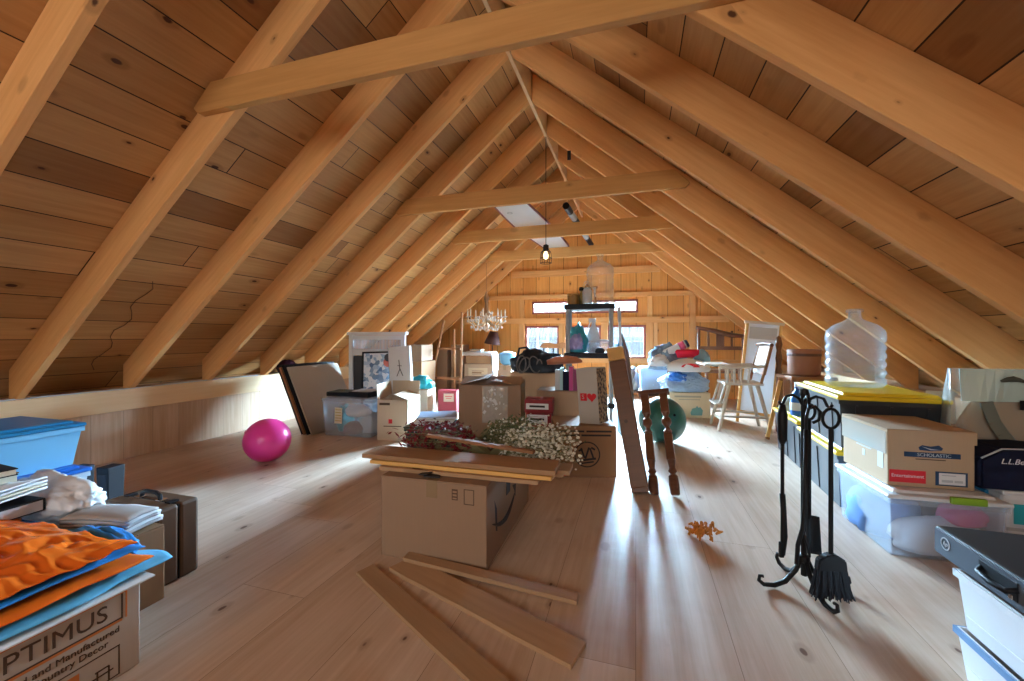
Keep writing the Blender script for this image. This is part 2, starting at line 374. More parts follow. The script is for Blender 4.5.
SCRAP = beam_mat('scrap_board', (0.48, 0.31, 0.18), (0.36, 0.215, 0.115), (0.12, 0.05, 0.02), 0.6, 0.2, 6.0); YPINE = beam_mat('yellow_pine', (0.75, 0.45, 0.15), (0.62, 0.33, 0.09), rough=0.4)
LEATHER = flat('brown_leather', (0.115, 0.065, 0.038), 0.55, 0.3, var=0.2); RUST = flat('rust_brown', (0.24, 0.10, 0.06), 0.6, var=0.2)
CLEARP = film('clear_plastic', (0.70, 0.80, 0.92), 0.16, 0.15, 0.6, 0.3); FROST = film('frosted_plastic', (0.66, 0.77, 0.88), 0.58, 0.3); WATERB = film('bottle_plastic', (0.72, 0.84, 0.92), 0.08, 0.08, 0.8, 0.4)
CLEARGLASS = film('bottle_glass', (0.80, 0.84, 0.84), 0.05, 0.05, 0.9, 0.35); TAPE = film('clear_tape', (0.72, 0.68, 0.60), 0.45, 0.12, 0.9); TAPEB = film('brown_tape', (0.34, 0.23, 0.13), 0.8, 0.25, 0.6)
WHITEFILM = film('white_film', (0.80, 0.82, 0.84), 0.85, 0.25, 0.6)
PURPLE = flat('purple_yarn', (0.055, 0.02, 0.045), 0.9, 0.1, var=0.5, nscale=60); CLOTHW = flat('white_cloth', (0.75, 0.76, 0.78), 0.9, 0.1); DENIM = flat('blue_cloth', (0.12, 0.26, 0.55), 0.85, 0.1)
GREENBIN = flat('dark_green_plastic', (0.012, 0.045, 0.045), 0.4); REDBOX = flat('red_card', (0.24, 0.012, 0.018), 0.5); CRYSTAL = film('crystal', (0.80, 0.70, 0.58), 0.6, 0.05, 1.0)

def translucent(name, c, amt):
    k = NT(name, .8, .1); k.col(c); tr = k.n('BsdfTranslucent'); tr.inputs[0].default_value = (*c, 1); mx = k.n('MixShader'); mx.inputs[0].default_value = amt
    k.L(k.b.outputs[0], mx.inputs[1]); k.L(tr.outputs[0], mx.inputs[2]); k.L(mx.outputs[0], k.t.nodes['Material Output'].inputs[0]); return k.m
SCREEN = translucent('screen_cloth', (.85, .86, .88), .6)
def lean(o, base, axis, face=(0, -1, 0)):
    """stand an object at base with local z along axis and local -y turned towards face"""
    z = Vector(axis).normalized(); y = -(Vector(face) - z * z.dot(Vector(face))).normalized(); x = y.cross(z)
    o.matrix_world = Matrix.Translation(base) @ Matrix((x, y, z)).transposed().to_4x4(); return o
def heap(bm, sx, sy, sz, seed, amp=0.25, fq=2.0, fine=0.06, sub=4, loc=(0, 0, 0)):
    """a soft slumped bundle resting on z = 0, with creases"""
    t = bmesh.new(); bmesh.ops.create_icosphere(t, subdivisions=sub, radius=1); me = {}; sd = Vector((seed * 3.1, seed * 1.7, seed))
    for v in t.verts:
        p = v.co.normalized()
        d = 1 + amp * noise.noise(p * fq + sd) + fine * (1 - 2 * abs(noise.noise(p * fq * 3.2 + sd))) + fine * .5 * noise.noise(p * fq * 8 + sd)
        z = p.z * d
        z = z * 0.62 + 0.38 if z > -0.5 else 0.07 + (z + .5) * .04
        me[v] = bm.verts.new((p.x * d * sx + loc[0], p.y * d * sy + loc[1], max(0.0, z - .05) * sz + loc[2]))
    for f in t.faces: bm.faces.new([me[v] for v in f.verts])
    t.free(); return bm
def hollow(bm, w, d, h, th=0.005, taper=1.0):
    """open-topped box, base at z 0"""
    def ring(z, k, e): return [bm.verts.new((sx * (w / 2 * k - e), sy * (d / 2 * k - e), z)) for sx, sy in ((-1, -1), (1, -1), (1, 1), (-1, 1))]
    a, b, c, e = ring(0, taper, 0), ring(h, 1, 0), ring(h, 1, th), ring(th, taper, th)
    bm.faces.new(a[::-1])
    for p, q in ((a, b), (b, c), (c, e)):
        for i in range(4): j = (i + 1) % 4; bm.faces.new((p[i], p[j], q[j], q[i]))
    bm.faces.new(e); return bm
def carton(name, label, loc, rz, w, d, h, m=None, tape=True, flaps=None, cat='box', group=None):
    """cardboard box; flaps = None (closed) or dict side -> opening angle in degrees (0 = closed flat, 90 = upright, 180+ = hanging out)"""
    m = m or KRAFT; t = thing(name, label, cat, loc, R(rz), group)
    if flaps is None:
        b = bmesh.new(); bx(b, (w, d, h), (0, 0, h / 2), bev=0.004); obj('body', b, m, t)
        b = bmesh.new()
        for s in (-1, 1): bx(b, (w - .004, d / 2 - .002, .004), (0, s * d / 4, h + .002))
        obj('flap', b, m, t)
        if tape:
            b = bmesh.new(); bx(b, (.05, d + .002, .001), (0, 0, h + .0046)); obj('tape', b, TAPEB, t, r=(0, 0, R(90)) if w > d * 1.4 else (0, 0, 0)) if False else obj('tape', b, TAPEB, t)
            b = bmesh.new(); bx(b, (.05, .001, .07), (0, -d / 2 - .0006, h - .033)); obj('tape', b, TAPEB, t)
    else:
        b = hollow(bmesh.new(), w, d, h); obj('body', b, m, t)
        for side, ang in flaps.items():
            L = {'front': w, 'back': w, 'left': d, 'right': d}[side]; ln = min(w, d) * .48
            b = bmesh.new(); bx(b, (L - .006, ln, .004), (0, ln / 2, 0))
            o = obj('flap', b, m, t)
            px, py, rzf = {'front': (0, -d / 2 + .002, 0), 'back': (0, d / 2 - .002, 180), 'left': (-w / 2 + .002, 0, -90), 'right': (w / 2 - .002, 0, 90)}[side]
            o.location = (px, py, h + .003); o.rotation_euler = (R(ang), 0, R(rzf))
    return t
def marks(t, rects, m, name='print', face='front', off=0.0, w=0, d=0):
    """printed marks: rects (u, z, du, dz) centred on the front (-y), right (+x) or left (-x) face"""
    b = bmesh.new()
    for u, z, du, dz in rects:
        if face == 'front': bx(b, (du, .0008, dz), (u, -d / 2 - .0008 - off, z))
        elif face == 'right': bx(b, (.0008, du, dz), (w / 2 + .0008 + off, u, z))
        else: bx(b, (.0008, du, dz), (-w / 2 - .0008 - off, u, z))
    return obj(name, b, m, t)
FRONT = (R(90), 0, 0); RIGHT = (R(90), 0, R(90)); LEFT = (R(90), 0, R(-90))
def bin_(name, label, loc, rz, w, d, h, body, lid, taper=0.9, lidh=0.03, ribs=0, contents=(), cat='storage bin', group=None, over=0.012, latch=None):
    t = thing(name, label, cat, loc, R(rz), group); bh = h - lidh
    b = hollow(bmesh.new(), w, d, bh, .004, taper)
    obj('body', b, body, t)
    if ribs:
        b = bmesh.new()
        for i in range(ribs):
            u = (i + .5) / ribs - .5
            for s in (-1, 1):
                poly(b, [(u * w * taper - .006, s * (d / 2 * taper), .01), (u * w * taper + .006, s * (d / 2 * taper), .01), (u * w + .006, s * (d / 2 - .002), bh - .03), (u * w - .006, s * (d / 2 - .002), bh - .03)], (0, s * .006, 0))
                poly(b, [(s * (w / 2 * taper), u * d * taper - .006, .01), (s * (w / 2 * taper), u * d * taper + .006, .01), (s * (w / 2 - .002), u * d + .006, bh - .03), (s * (w / 2 - .002), u * d - .006, bh - .03)], (s * .006, 0, 0))
        obj('rib', b, body, t)
    b = bmesh.new()
    for s in (-1, 1):
        bx(b, (w + .01, .008, .02), (0, s * (d / 2 + .003), bh - .012)); bx(b, (.008, d + .01, .02), (s * (w / 2 + .003), 0, bh - .012))
    obj('rim', b, body, t)
    b = bmesh.new(); bx(b, (w + 2 * over, d + 2 * over, lidh * .6), (0, 0, bh + lidh * .3), bev=.006); bx(b, (w - .05, d - .05, lidh * .4), (0, 0, bh + lidh * .8), taper=1.03, bev=.003)
    obj('lid', b, lid, t)
    if latch:
        for s in (-1, 1): obj('latch', bx(bmesh.new(), (.10, .012, .035), (0, s * (d / 2 + over + .005), bh + .004), bev=.004), latch, t)
    for i, (nm, m, x, y, z, sx, sy, sz) in enumerate(contents):
        obj(nm, heap(bmesh.new(), sx, sy, sz, i + 3 + w * 10, sub=3), m, t, (x, y, z), smooth=True)
    return t

# ================================================================ LEFT FOREGROUND
t = carton('cardboard_box', 'greyish printed cardboard box in the near left corner, heaped with orange plastic bags', (-1.70, 0.53, 0), 0, 0.62, 0.58, 0.242, CARD_G, tape=False)
marks(t, [(.255, .1955, .004, .075), (-.03, .158, .55, .007), (.02, .233, .47, .004)], INK_O, w=.62, face='right')
marks(t, [(.245, .1955, .004, .07), (-.02, .163, .53, .004)], INK_B, w=.62, face='right')
text('OPTIMUS', .060, INK_B, t, (.3112, .09, .196), RIGHT, sx=1.0)
text('Specially Sized and Manufactured', .024, INK_B, t, (.3112, .08, .136), RIGHT); text('for Country Decor', .024, INK_B, t, (.3112, .12, .112), RIGHT)
marks(t, [(.10, .09, .28, .003), (.10, .01, .28, .003), (.238, .05, .003, .08), (-.04, .05, .003, .08), (.04, .045, .05, .004), (.04, .06, .05, .004), (.02, .035, .004, .05), (.06, .035, .004, .05), (.20, .05, .03, .004), (.20, .035, .05, .004), (.19, .03, .004, .04), (.215, .03, .004, .04), (.02, .07, .03, .02)], INK_B, w=.62, face='right', name='drawing')
marks(t, [(.125, .055, .055, .045)], INK_O, w=.62, face='right', name='drawing')
b = bmesh.new(); bx(b, (.20, .60, .004), (.232, .015, .2515), (0, R(3), 0)); obj('flap', b, WHITECARD, t)
def crease(x, y, s, a=.02, f=6): return a * noise.noise(Vector((x * f, y * f, s))) + a * .5 * (1 - 2 * abs(noise.noise(Vector((x * f * 1.3 + y * f, y * f * 2.2 - x * f, s + 5)))))
def bag_sheet(x0, x1, y0, y1, z, s, a, hump=.05, f=6, n=44, skew=0.0):
    def fn(u, v):
        x = x0 + (x1 - x0) * u + skew * v + .02 * noise.noise(Vector((v * 4, s, 0))) * (u > .9); y = y0 + (y1 - y0) * v + .03 * noise.noise(Vector((u * 5, s, 2))) * (v > .85)
        e = min(u, 1 - u, v, 1 - v); ed = min(1, e / .25)
        return Vector((x, y, z + hump * ed * (2 - ed) + abs(crease(x, y, s, a, f)) * (.35 + .65 * ed)))
    return sheet(bmesh.new(), n, n, fn, .002)
t = thing('plastic_bag', 'flattened sky blue plastic bag lying under the orange bag', 'bag', (-1.70, .55, .262))
obj('film', bag_sheet(-.34, .335, -.25, .36, 0, 1, .012, .016, 5, skew=-.03), BAGSKY, t, smooth=True)
t = thing('plastic_bag', 'orange shiny plastic bag crumpled over the printed box, near left corner', 'bag', (-1.72, .55, .288))
obj('film', bag_sheet(-.34, .335, -.25, .315, 0, 3, .016, .008, 5, skew=-.02), ORANGE, t, smooth=True)
obj('lining', bag_sheet(-.34, .285, -.22, .31, .026, 7, .010, .008, 6), BAGBLUE, t, smooth=True)
obj('film', bag_sheet(-.36, .262, -.25, .285, .042, 5, .036, .016, 8.5, skew=.03, n=90), ORANGE, t, smooth=True)
t = thing('plastic_bag', 'royal blue plastic bag end poking out behind the orange bag', 'bag', (-1.66, .872, .25))
obj('film', heap(bmesh.new(), .15, .045, .085, 4, .3, 2.5, .15), BAGBLUE, t, smooth=True)

t = thing('suitcase', 'brown leather case standing on the floor with a black handle on top', 'case', (-1.882, 1.147, 0))
for s, y in ((-1, -.038), (1, .038)): obj('shell', bx(bmesh.new(), (.325, .073, .30), (0, y, .15), bev=.012), LEATHER, t)
obj('seam', bx(bmesh.new(), (.318, .004, .292), (0, 0, .15)), BLACK, t)
h = obj('handle', tube(bmesh.new(), [(-.055, 0, .298), (-.05, 0, .318), (-.03, 0, .328), (.03, 0, .328), (.05, 0, .318), (.055, 0, .298)], .008), BLACK, t)
for s in (-1, 1):
    obj('latch', bx(bmesh.new(), (.03, .03, .006), (s * .06, 0, .302), bev=.002), STEEL, t); obj('clasp', bx(bmesh.new(), (.028, .036, .008), (s * .12, 0, .302), bev=.002), BLACK, t)
carton('cardboard_box', 'plain brown box behind the orange bag, carrying newspapers and a white bag', (-2.0, .965, 0), 0, .70, .17, .265, KRAFT_D, tape=False)
t = thing('newspaper_bundle', 'grey folded newspaper bundle on the brown box beside the leather case', 'newspapers', (-1.79, .965, .27), R(12))
for i in range(5):
    def fn(u, v, i=i):
        x = (u - .5) * .25; y = (v - .5) * (.15 - .008 * i)
        return Vector((x + .006 * (i % 2), y, .012 + i * .011 + .018 * math.cos(x * 9) * (1 - (v - .5) ** 2 * 2) + .003 * noise.noise(Vector((x * 14, y * 14, i)))))
    obj('newspaper', sheet(bmesh.new(), 14, 8, fn, .008), PAPER_G if i % 2 else flat('newsprint', (0.40, 0.38, 0.37), .8), t, smooth=True)
t = thing('plastic_bag', 'white translucent shopping bag crumpled on the brown box behind the newspapers', 'bag', (-2.16, .98, .272))
obj('film', heap(bmesh.new(), .23, .095, .15, 9, .28, 2.2, .09, 5), WHITEFILM, t, smooth=True)
obj('handle', tube(bmesh.new(), [(.08, 0, .07), (.12, .01, .12), (.14, 0, .10), (.13, -.02, .04)], [.02, .012, .012, .02], 8), WHITEFILM, t, smooth=True)
t = carton('cardboard_box', 'open brown box with raised flap under the books at the left edge', (-2.205, .66, 0), 0, .38, .36, .335, KRAFT_D, flaps={'front': 40})
t = thing('ring_binder', 'thick black binder lying flat below the blue bin', 'binder', (-2.17, .90, .345), R(4))
t.location = (-2.15, .775, .338)
obj('cover', bx(bmesh.new(), (.29, .23, .045), (0, 0, .0225), bev=.004), BLACK, t); obj('pages', bx(bmesh.new(), (.27, .21, .034), (.012, 0, .0225)), PAPER_G, t); obj('label', bx(bmesh.new(), (.001, .09, .02), (.1455, 0, .0225)), PAPER_C, t)
def book(name, label, loc, rz, w, d, h, cm, pm=PAPER_C, group=None, cat='book'):
    t = thing(name, label, cat, loc, R(rz), group)
    c = bmesh.new(); bx(c, (w, d, .003), (0, 0, .0015)); bx(c, (w, d, .003), (0, 0, h - .0015)); bx(c, (.003, d, h), (-w / 2 + .0015, 0, h / 2)); obj('cover', c, cm, t)
    obj('pages', bx(bmesh.new(), (w - .008, d - .008, h - .006), (.001, 0, h / 2)), pm, t); return t
book('book', 'golden brown thick book under a black book at the left edge', (-2.28, .79, .384), 3, .24, .20, .075, flat('gold_cover', (.20, .115, .02), .4), PAPER_C)
book('book', 'thin black hardback on top of the pile in front of the blue tote', (-2.25, .79, .460), -4, .24, .19, .024, BLACK)
t = thing('magazine', 'curled white magazine on the book pile in front of the light blue tote', 'magazine', (-2.07, .80, .384), R(20))
for i in range(4):
    def fn(u, v, i=i):
        return Vector(((u - .5) * .13, (v - .5) * .20, .012 + i * .012 + .018 * u * u + .004 * noise.noise(Vector((u * 4, v * 4, i)))))
    obj('page', sheet(bmesh.new(), 8, 8, fn, .006), PAPER if i != 1 else PAPER_C, t, smooth=True)
bin_('storage_bin', 'clear bluish bin with royal blue lid under the light blue tote', (-2.70, .92, 0), 0, .52, .62, .362, FROST, ROYAL, .92, contents=[('cloth', DENIM, 0, 0, .01, .2, .24, .26)], group=None, latch=None)
bin_('storage_bin', 'light blue tote with dark teal lid at the left edge, atop the clear bin', (-2.70, .99, .364), 0, .44, .48, .203, LBLUE, LIDBLUE, .9, .028)
for i, (x, y, lab) in enumerate(((-2.76, 1.36, 'small black tapered box right of the blue bin'), (-2.615, 1.41, 'small black tapered box closest to the leather case'))):
    t = thing('speaker', lab, 'box', (x, y, 0), R(8))
    obj('body', bx(bmesh.new(), (.075, .08, .285), (0, 0, .1425), taper=.86, bev=.004), BLACK, t)
    obj('grille', bx(bmesh.new(), (.055, .004, .2), (0, -.038, .15), (R(1.2), 0, 0)), BLACK_M, t)

# ================================================================ LEFT MIDDLE
t = thing('rubber_ball', 'glossy pink ball on the floor by the left knee wall', 'ball', (-2.71, 2.435, 0))
obj('shell', ball(bmesh.new(), .163, (0, 0, .163), sub=4), PINK, t, smooth=True)
obj('valve', lathe(bmesh.new(), [(.001, .0), (.012, 0), (.012, .006), (.001, .006)], (-.06, -.13, .25), 10, (R(60), 0, R(-25))), flat('pale_pink', (.8, .25, .4)), t)
for i, (off, wd, ht, m, lab) in enumerate(((0, .70, .715, CARD_G, 'tan flat panel leaning front of the stack against the left wall'), (.035, .70, .73, BLACK, 'dark framed panel directly behind the tan panel'), (.07, .70, .71, OAK, 'brown framed panel second behind the tan panel'), (.105, .66, .73, BLACK, 'dark panel at the back of the leaning stack, nearest the wall'))):
    t = thing('panel', lab, 'panel')
    ax = Vector((-.3, 0, .645)).normalized()
    lean(t, (-2.99 - off * .95 , 3.54 - .01 * i, .0), ax, (1, 0, 0))
    if i == 0:
        obj('board', bx(bmesh.new(), (wd, .012, ht), (0, .008, ht / 2 + .01)), m, t)
    else:
        f = bmesh.new()
        for s in (-1, 1): bx(f, (.04, .02, ht), (s * (wd / 2 - .02), .012, ht / 2 + .015)); bx(f, (wd - .08, .02, .04), (0, .012, ht / 2 + .015 + s * (ht / 2 - .02)))
        obj('frame', f, m, t); obj('board', bx(bmesh.new(), (wd - .07, .008, ht - .07), (0, .014, ht / 2 + .015)), KRAFT_D, t)
t = thing('yarn_bundle', 'dark purple knitted bundle on the wall plate under the left rafters', 'yarn', (-3.90, 3.77, .54))
obj('wool', heap(bmesh.new(), .09, .10, .15, 3, .15, 3, .12), PURPLE, t, smooth=True)
b = bmesh.new()
for k in range(7): lathe(b, [(.001, 0), (.008, .004), (.008, .012), (.001, .016)], (.085, -.09 + .03 * k, .03), 6, (0, R(90), 0))
obj('pom_pom', b, CLOTHW, t)
t = bin_('storage_bin', 'clear plastic tote with pale tag between the leaning panel and open box', (-2.655, 3.43, 0), 3, .54, .36, .375, CLEARP, CLEARP, .93, .022, contents=[('cloth', TEAL, -.17, .04, .006, .07, .1, .28), ('cloth', CLOTHW, .04, -.06, .18, .12, .08, .12), ('cloth', PAPER_G, .1, .05, .006, .14, .1, .2), ('cloth', RUST, -.02, -.03, .006, .1, .1, .12)])
b = bmesh.new(); bx(b, (.085, .0015, .15), (0, 0, 0)); o = obj('tag', b, PAPER_C, t, (-.09, -.185, .2), (R(-3), 0, R(-3)))
b = bmesh.new()
for k in range(5): bx(b, (.07, .0008, .006), (0, -.0016, .055 - .026 * k))
obj('print', b, flat('ochre_ink', (.45, .30, .05)), o)
book('binder', 'dark olive binder lying on the left of the clear tote lid', (-2.80, 3.40, .376), 8, .24, .22, .04, flat('olive', (.03, .03, .018)), BLACK, cat='binder')
t = thing('tray', 'black flat case with grey top sheet on the right of the clear tote lid', 'case', (-2.54, 3.42, .376), R(-5)); obj('body', bx(bmesh.new(), (.24, .26, .05), (0, 0, .025), bev=.006), BLACK, t); obj('top_sheet', bx(bmesh.new(), (.2, .2, .003), (-.01, 0, .0535), (0, 0, R(15))), PAPER_G, t)
t = carton('cardboard_box', 'open carton with white raised flaps beside the clear tote', (-2.19, 3.44, 0), 12, .29, .36, .372, KRAFT_L, flaps={'back': 96, 'right': 20, 'left': 95})
marks(t, [(-.075, .335, .10, .022)], INK_B, d=.36); marks(t, [(-.02, .175, .035, .04)], INK_R, d=.36); marks(t, [(-.0, .13, .17, .008)], INK_B, d=.36); marks(t, [(-.10, .30, .10, .02), (-.02, .22, .05, .03)], INK_T, face='right', w=.29)
t = thing('headboard', 'white louvered headboard standing behind the pictures', 'headboard', (-2.82, 3.97, 0), R(2))
for s in (-1, 1): obj('post', bx(bmesh.new(), (.05, .04, .98), (s * .335, 0, .49), bev=.004), WHITE_P, t)
obj('top_rail', bx(bmesh.new(), (.76, .06, .035), (0, 0, .995), bev=.005), WHITE_P, t); obj('rail', bx(bmesh.new(), (.62, .03, .05), (0, 0, .95)), WHITE_P, t); obj('rail', bx(bmesh.new(), (.62, .03, .07), (0, 0, .78)), WHITE_P, t)
b = bmesh.new()
for k in range(34): bx(b, (.009, .012, .11), (-.30 + k * .0182, 0, .87), (0, 0, R(25)))
obj('slats', b, flat('grey_slat', (.42, .44, .46)), t); obj('rail', bx(bmesh.new(), (.62, .03, .08), (0, 0, .2)), WHITE_P, t); obj('panel', bx(bmesh.new(), (.62, .012, .50), (0, .006, .49)), flat('charcoal_panel', (.05, .055, .065), .5), t)
t = thing('framed_picture', 'framed print of a person in a blue checked shirt, before the headboard', 'picture', (-2.60, 3.80, 0)); lean(t, (-2.66, 3.80, 0), (-.05, .09, 1), (.25, -1, 0))
f = bmesh.new()
for s in (-1, 1): bx(f, (.02, .02, .80), (s * .20, 0, .40)); bx(f, (.42, .02, .02), (0, 0, .40 + s * .39))
obj('frame', f, BLACK, t)
k = NT('mosaic_print', .35, .5); vo = k.n('TexVoronoi'); vo.inputs['Scale'].default_value = 26; k.L(k.obj(), vo.inputs['Vector']); rp = ramp(k.t, [(0, (.05, .12, .25)), (.4, (.35, .5, .66)), (.6, (.8, .85, .9)), (1, (.85, .87, .9))]); sp = k.n('SeparateColor'); k.L(vo.outputs['Color'], sp.inputs[0]); k.L(sp.outputs[0], rp.inputs[0]); k.col(rp.outputs[0])
p = obj('print', bx(bmesh.new(), (.385, .008, .77), (0, 0, .40)), k.m, t)
b = bmesh.new(); lathe(b, [(.001, 0), (.055, 0), (.055, .0015), (.001, .0015)], (.085, -.0055, .68), 16, (R(90), 0, 0)); obj('face', b, flat('ruddy', (.50, .12, .08)), p)
b = bmesh.new(); lathe(b, [(.001, 0), (.045, 0), (.045, .002), (.001, .002)], (.085, -.0055, .73), 16, (R(90), 0, 0)); bx(b, (.1, .002, .05), (.16, -.006, .47), (0, R(20), 0)); obj('hair', b, INK, p)
t = thing('canvas', 'white stretched canvas with a black brush symbol by the headboard', 'picture', (-2.35, 3.72, 0)); lean(t, (-2.31, 3.69, 0), (-.10, .06, 1), (-.05, -1, 0))
obj('canvas', bx(bmesh.new(), (.26, .045, .86), (0, .02, .43), bev=.003), PAPER, t); obj('edge', bx(bmesh.new(), (.004, .04, .85), (-.133, .02, .43)), flat('slate', (.16, .28, .36)), t)
b = bmesh.new(); tube(b, [(.0, -.005, .72), (.005, -.005, .62), (-.035, -.005, .55)], .004, 5); tube(b, [(.005, -.005, .63), (.04, -.005, .55)], .004, 5); tube(b, [(-.02, -.005, .66), (.03, -.005, .655)], .003, 5); obj('symbol', b, INK, t)
carton('cardboard_box', 'plain carton behind the open white-flapped box, holding a teal bag', (-2.56, 4.52, 0), 6, .26, .26, .31, KRAFT_L, tape=False)
t = thing('plastic_bag', 'bright teal plastic bag behind the open carton', 'bag', (-2.56, 4.51, .316)); obj('film', heap(bmesh.new(), .15, .11, .16, 6, .3, 2.2, .15), TEAL, t, smooth=True)
carton('cardboard_box', 'brown carton behind the canvas, lower of two stacked', (-3.12, 5.32, 0), 0, .44, .42, .60, KRAFT_D)
carton('cardboard_box', 'brown carton with shiny tan side, upper of two behind the canvas', (-3.13, 5.30, .607), 4, .42, .38, .23, KRAFT, tape=False)
for i, (x, w, h, lab) in enumerate(((-3.18, .20, .73, 'tall brown carton behind the easel, left one'), (-2.91, .21, .82, 'tall brown carton behind the easel, right one'))): carton('cardboard_box', lab, (x, 6.45, 0), 0, w, .3, h, KRAFT, tape=False, group='cartons behind the easel')
t = thing('easel', 'brown wooden easel with slanting legs in the left background', 'easel', (-2.69, 5.6, 0))
for p0, p1 in (((-.38, 0, 0), (-.13, .05, 1.21)), ((.18, -.02, 0), (.18, .03, 1.33)), ((.0, .16, 0), (.03, .07, 1.07))): obj('leg', tube(bmesh.new(), [p0, p1], [.022, .018], 6), OAK, t)
obj('shelf_rail', bx(bmesh.new(), (.56, .04, .04), (-.10, -.03, .33), bev=.004), OAK, t); obj('rail', bx(bmesh.new(), (.36, .03, .03), (-.0, -.03, .78)), OAK, t)
t = carton('cardboard_box', 'beige carton with printed panel, topped by a white cloth, left of centre', (-2.44, 6.25, 0), 4, .46, .36, .515, KRAFT_L, tape=False)
marks(t, [(0, .38, .32, .16)], PAPER_C, d=.36); marks(t, [(0, .41, .2, .008), (-.02, .38, .16, .02), (0, .35, .2, .006)], KRAFT_D, d=.3615)
carton('cardboard_box', 'flat brown box between beige carton and white cloth', (-2.44, 6.25, .525), 4, .42, .32, .15, KRAFT_D, tape=False)
t = thing('cloth', 'white cloth spread over the boxes beside the chandelier', 'cloth', (-2.44, 6.25, .685), R(4))
def fn(u, v):
    x = (u - .45) * .62; y = (v - .5) * .40; ov = max(0, x - .225); o2 = max(0, -.18 - y)
    return Vector((min(x, .23 + ov * .12), max(y, -.185 - o2 * .1), .022 + .018 * noise.noise(Vector((x * 12, y * 12, 1))) - ov * 2.6 - o2 * 2.2))
obj('fabric', sheet(bmesh.new(), 30, 20, fn, .008), CLOTHW, t, smooth=True); book('book', 'dark book lying on the white cloth below the lampshade', (-2.52, 6.25, .725), 8, .2, .22, .03, BLACK)
carton('cardboard_box', 'small tan carton under the blue basket, left of the black bag', (-1.99, 6.25, 0), 0, .22, .28, .50, KRAFT)
t = thing('basket', 'pale blue rounded basket on a carton left of the black bag', 'basket', (-1.99, 6.25, .507)); obj('bowl', lathe(bmesh.new(), [(.07, 0), (.11, .03), (.125, .13), (.13, .19), (.122, .19), (.115, .13), (.06, .01)], seg=24), LBLUE, t, smooth=True); obj('cloth', heap(bmesh.new(), .10, .10, .07, 8, sub=3), CLOTHW, t, (0, 0, .15), smooth=True)
t = thing('floor_lamp', 'lamp with dark brown tilted shade below the chandelier', 'lamp', (-2.38, 6.62, 0))
obj('base', lathe(bmesh.new(), [(.001, 0), (.12, 0), (.11, .02), (.02, .03), (.001, .03)]), BLACK, t); obj('pole', tube(bmesh.new(), [(0, 0, .02), (0, 0, .86)], .01), BLACK, t); obj('shade', lathe(bmesh.new(), [(.145, 0), (.07, .22), (.066, .22), (.141, 0)], (0.0, 0, .83), 24, (0, R(8), 0), cap=False), flat('dark_brown_shade', (.06, .02, .015), .8), t, smooth=True)
t = thing('chandelier', 'glittering crystal chandelier hanging below the far left rafters', 'chandelier', (-1.97, 5.237, 1.02))
obj('column', lathe(bmesh.new(), [(.001, 0), (.02, .02), (.035, .08), (.02, .14), (.03, .22), (.06, .25), (.03, .30), (.018, .40), (.04, .47), (.012, .54), (.008, .56)], seg=16), flat('antique_bronze', (.30, .17, .09), .4, .5, .4), t, smooth=True)
obj('chain', tube(bmesh.new(), [(0, 0, .55), (0, 0, .95)], .0035, 6), OAK, t)
for k in range(8):
    a = k * PI / 4 + .2; c_, s_ = math.cos(a), math.sin(a)
    arm = obj('arm', tube(bmesh.new(), [(c_ * r, s_ * r, z) for r, z in ((.02, .16), (.10, .10), (.18, .09), (.24, .14), (.26, .20))], .009, 6), flat('aged_brass', (.45, .32, .18), .35, .5, .6) if k == 0 else bpy.data.materials['aged_brass'], t, smooth=True)
    b = bmesh.new(); lathe(b, [(.004, 0), (.035, .012), (.032, .016), (.004, .008)], (c_ * .26, s_ * .26, .20), 10); obj('drip_cup', b, CRYSTAL, arm)
    obj('candle', lathe(bmesh.new(), [(.010, 0), (.010, .075), (.006, .10), (.001, .112)], (c_ * .26, s_ * .26, .21), 8), PAPER_C, arm)
    b = bmesh.new()
    for r, z in ((.08, .06), (.15, .04), (.21, .07), (.26, .155), (.12, .20), (.19, .16)): ball(b, .016, (c_ * r, s_ * r, z), (1, 1, 1.5), 1)
    obj('crystal_drops', b, CRYSTAL, arm)['kind'] = 'stuff'
b = bmesh.new(); rng = random.Random(4)
for k in range(46):
    a = rng.random() * 6.28; r = rng.uniform(.05, .2); ball(b, .014, (math.cos(a) * r, math.sin(a) * r, .34 - r * 1.1 + rng.uniform(-.03, .03)), (1, 1, 1.4), 1)
obj('crystal_drops', b, CRYSTAL, t)['kind'] = 'stuff'
t = bin_('storage_bin', 'dark green bin holding flat papers, left of the big taped carton', (-1.60, 3.02, 0), 10, .36, .34, .255, GREENBIN, GREENBIN, .9, .02)
for i, (m, lab) in enumerate(((PAPER_G, 'grey folder stack directly on the dark green bin'), (PAPER_C, 'cream folder in the middle of the papers on the green bin'), (flat('blue_grey_cover', (.22, .30, .42), .35, .5), 'blue grey portfolio topping the papers on the dark green bin'))):
    t = thing('folder', lab, 'folder', (-1.585 + .012 * i, 3.02, .257 + .022 * i), R(14 + 5 * i)); obj('cover', bx(bmesh.new(), (.31, .27, .018), (0, 0, .0105), bev=.002), m, t); obj('pages', bx(bmesh.new(), (.30, .262, .012), (.006, -.006, .0105)), PAPER, t)
t = thing('game_box', 'dark red box with white label standing on the floor beyond the dark green bin', 'box', (-2.26, 4.66, 0), R(8)); obj('body', bx(bmesh.new(), (.24, .12, .29), (0, 0, .145), bev=.003), REDBOX, t); obj('label', bx(bmesh.new(), (.13, .002, .10), (.02, -.0612, .20)), PAPER_C, t); marks(t, [(.02, .215, .09, .01), (.02, .19, .07, .008)], INK_R, d=.125)

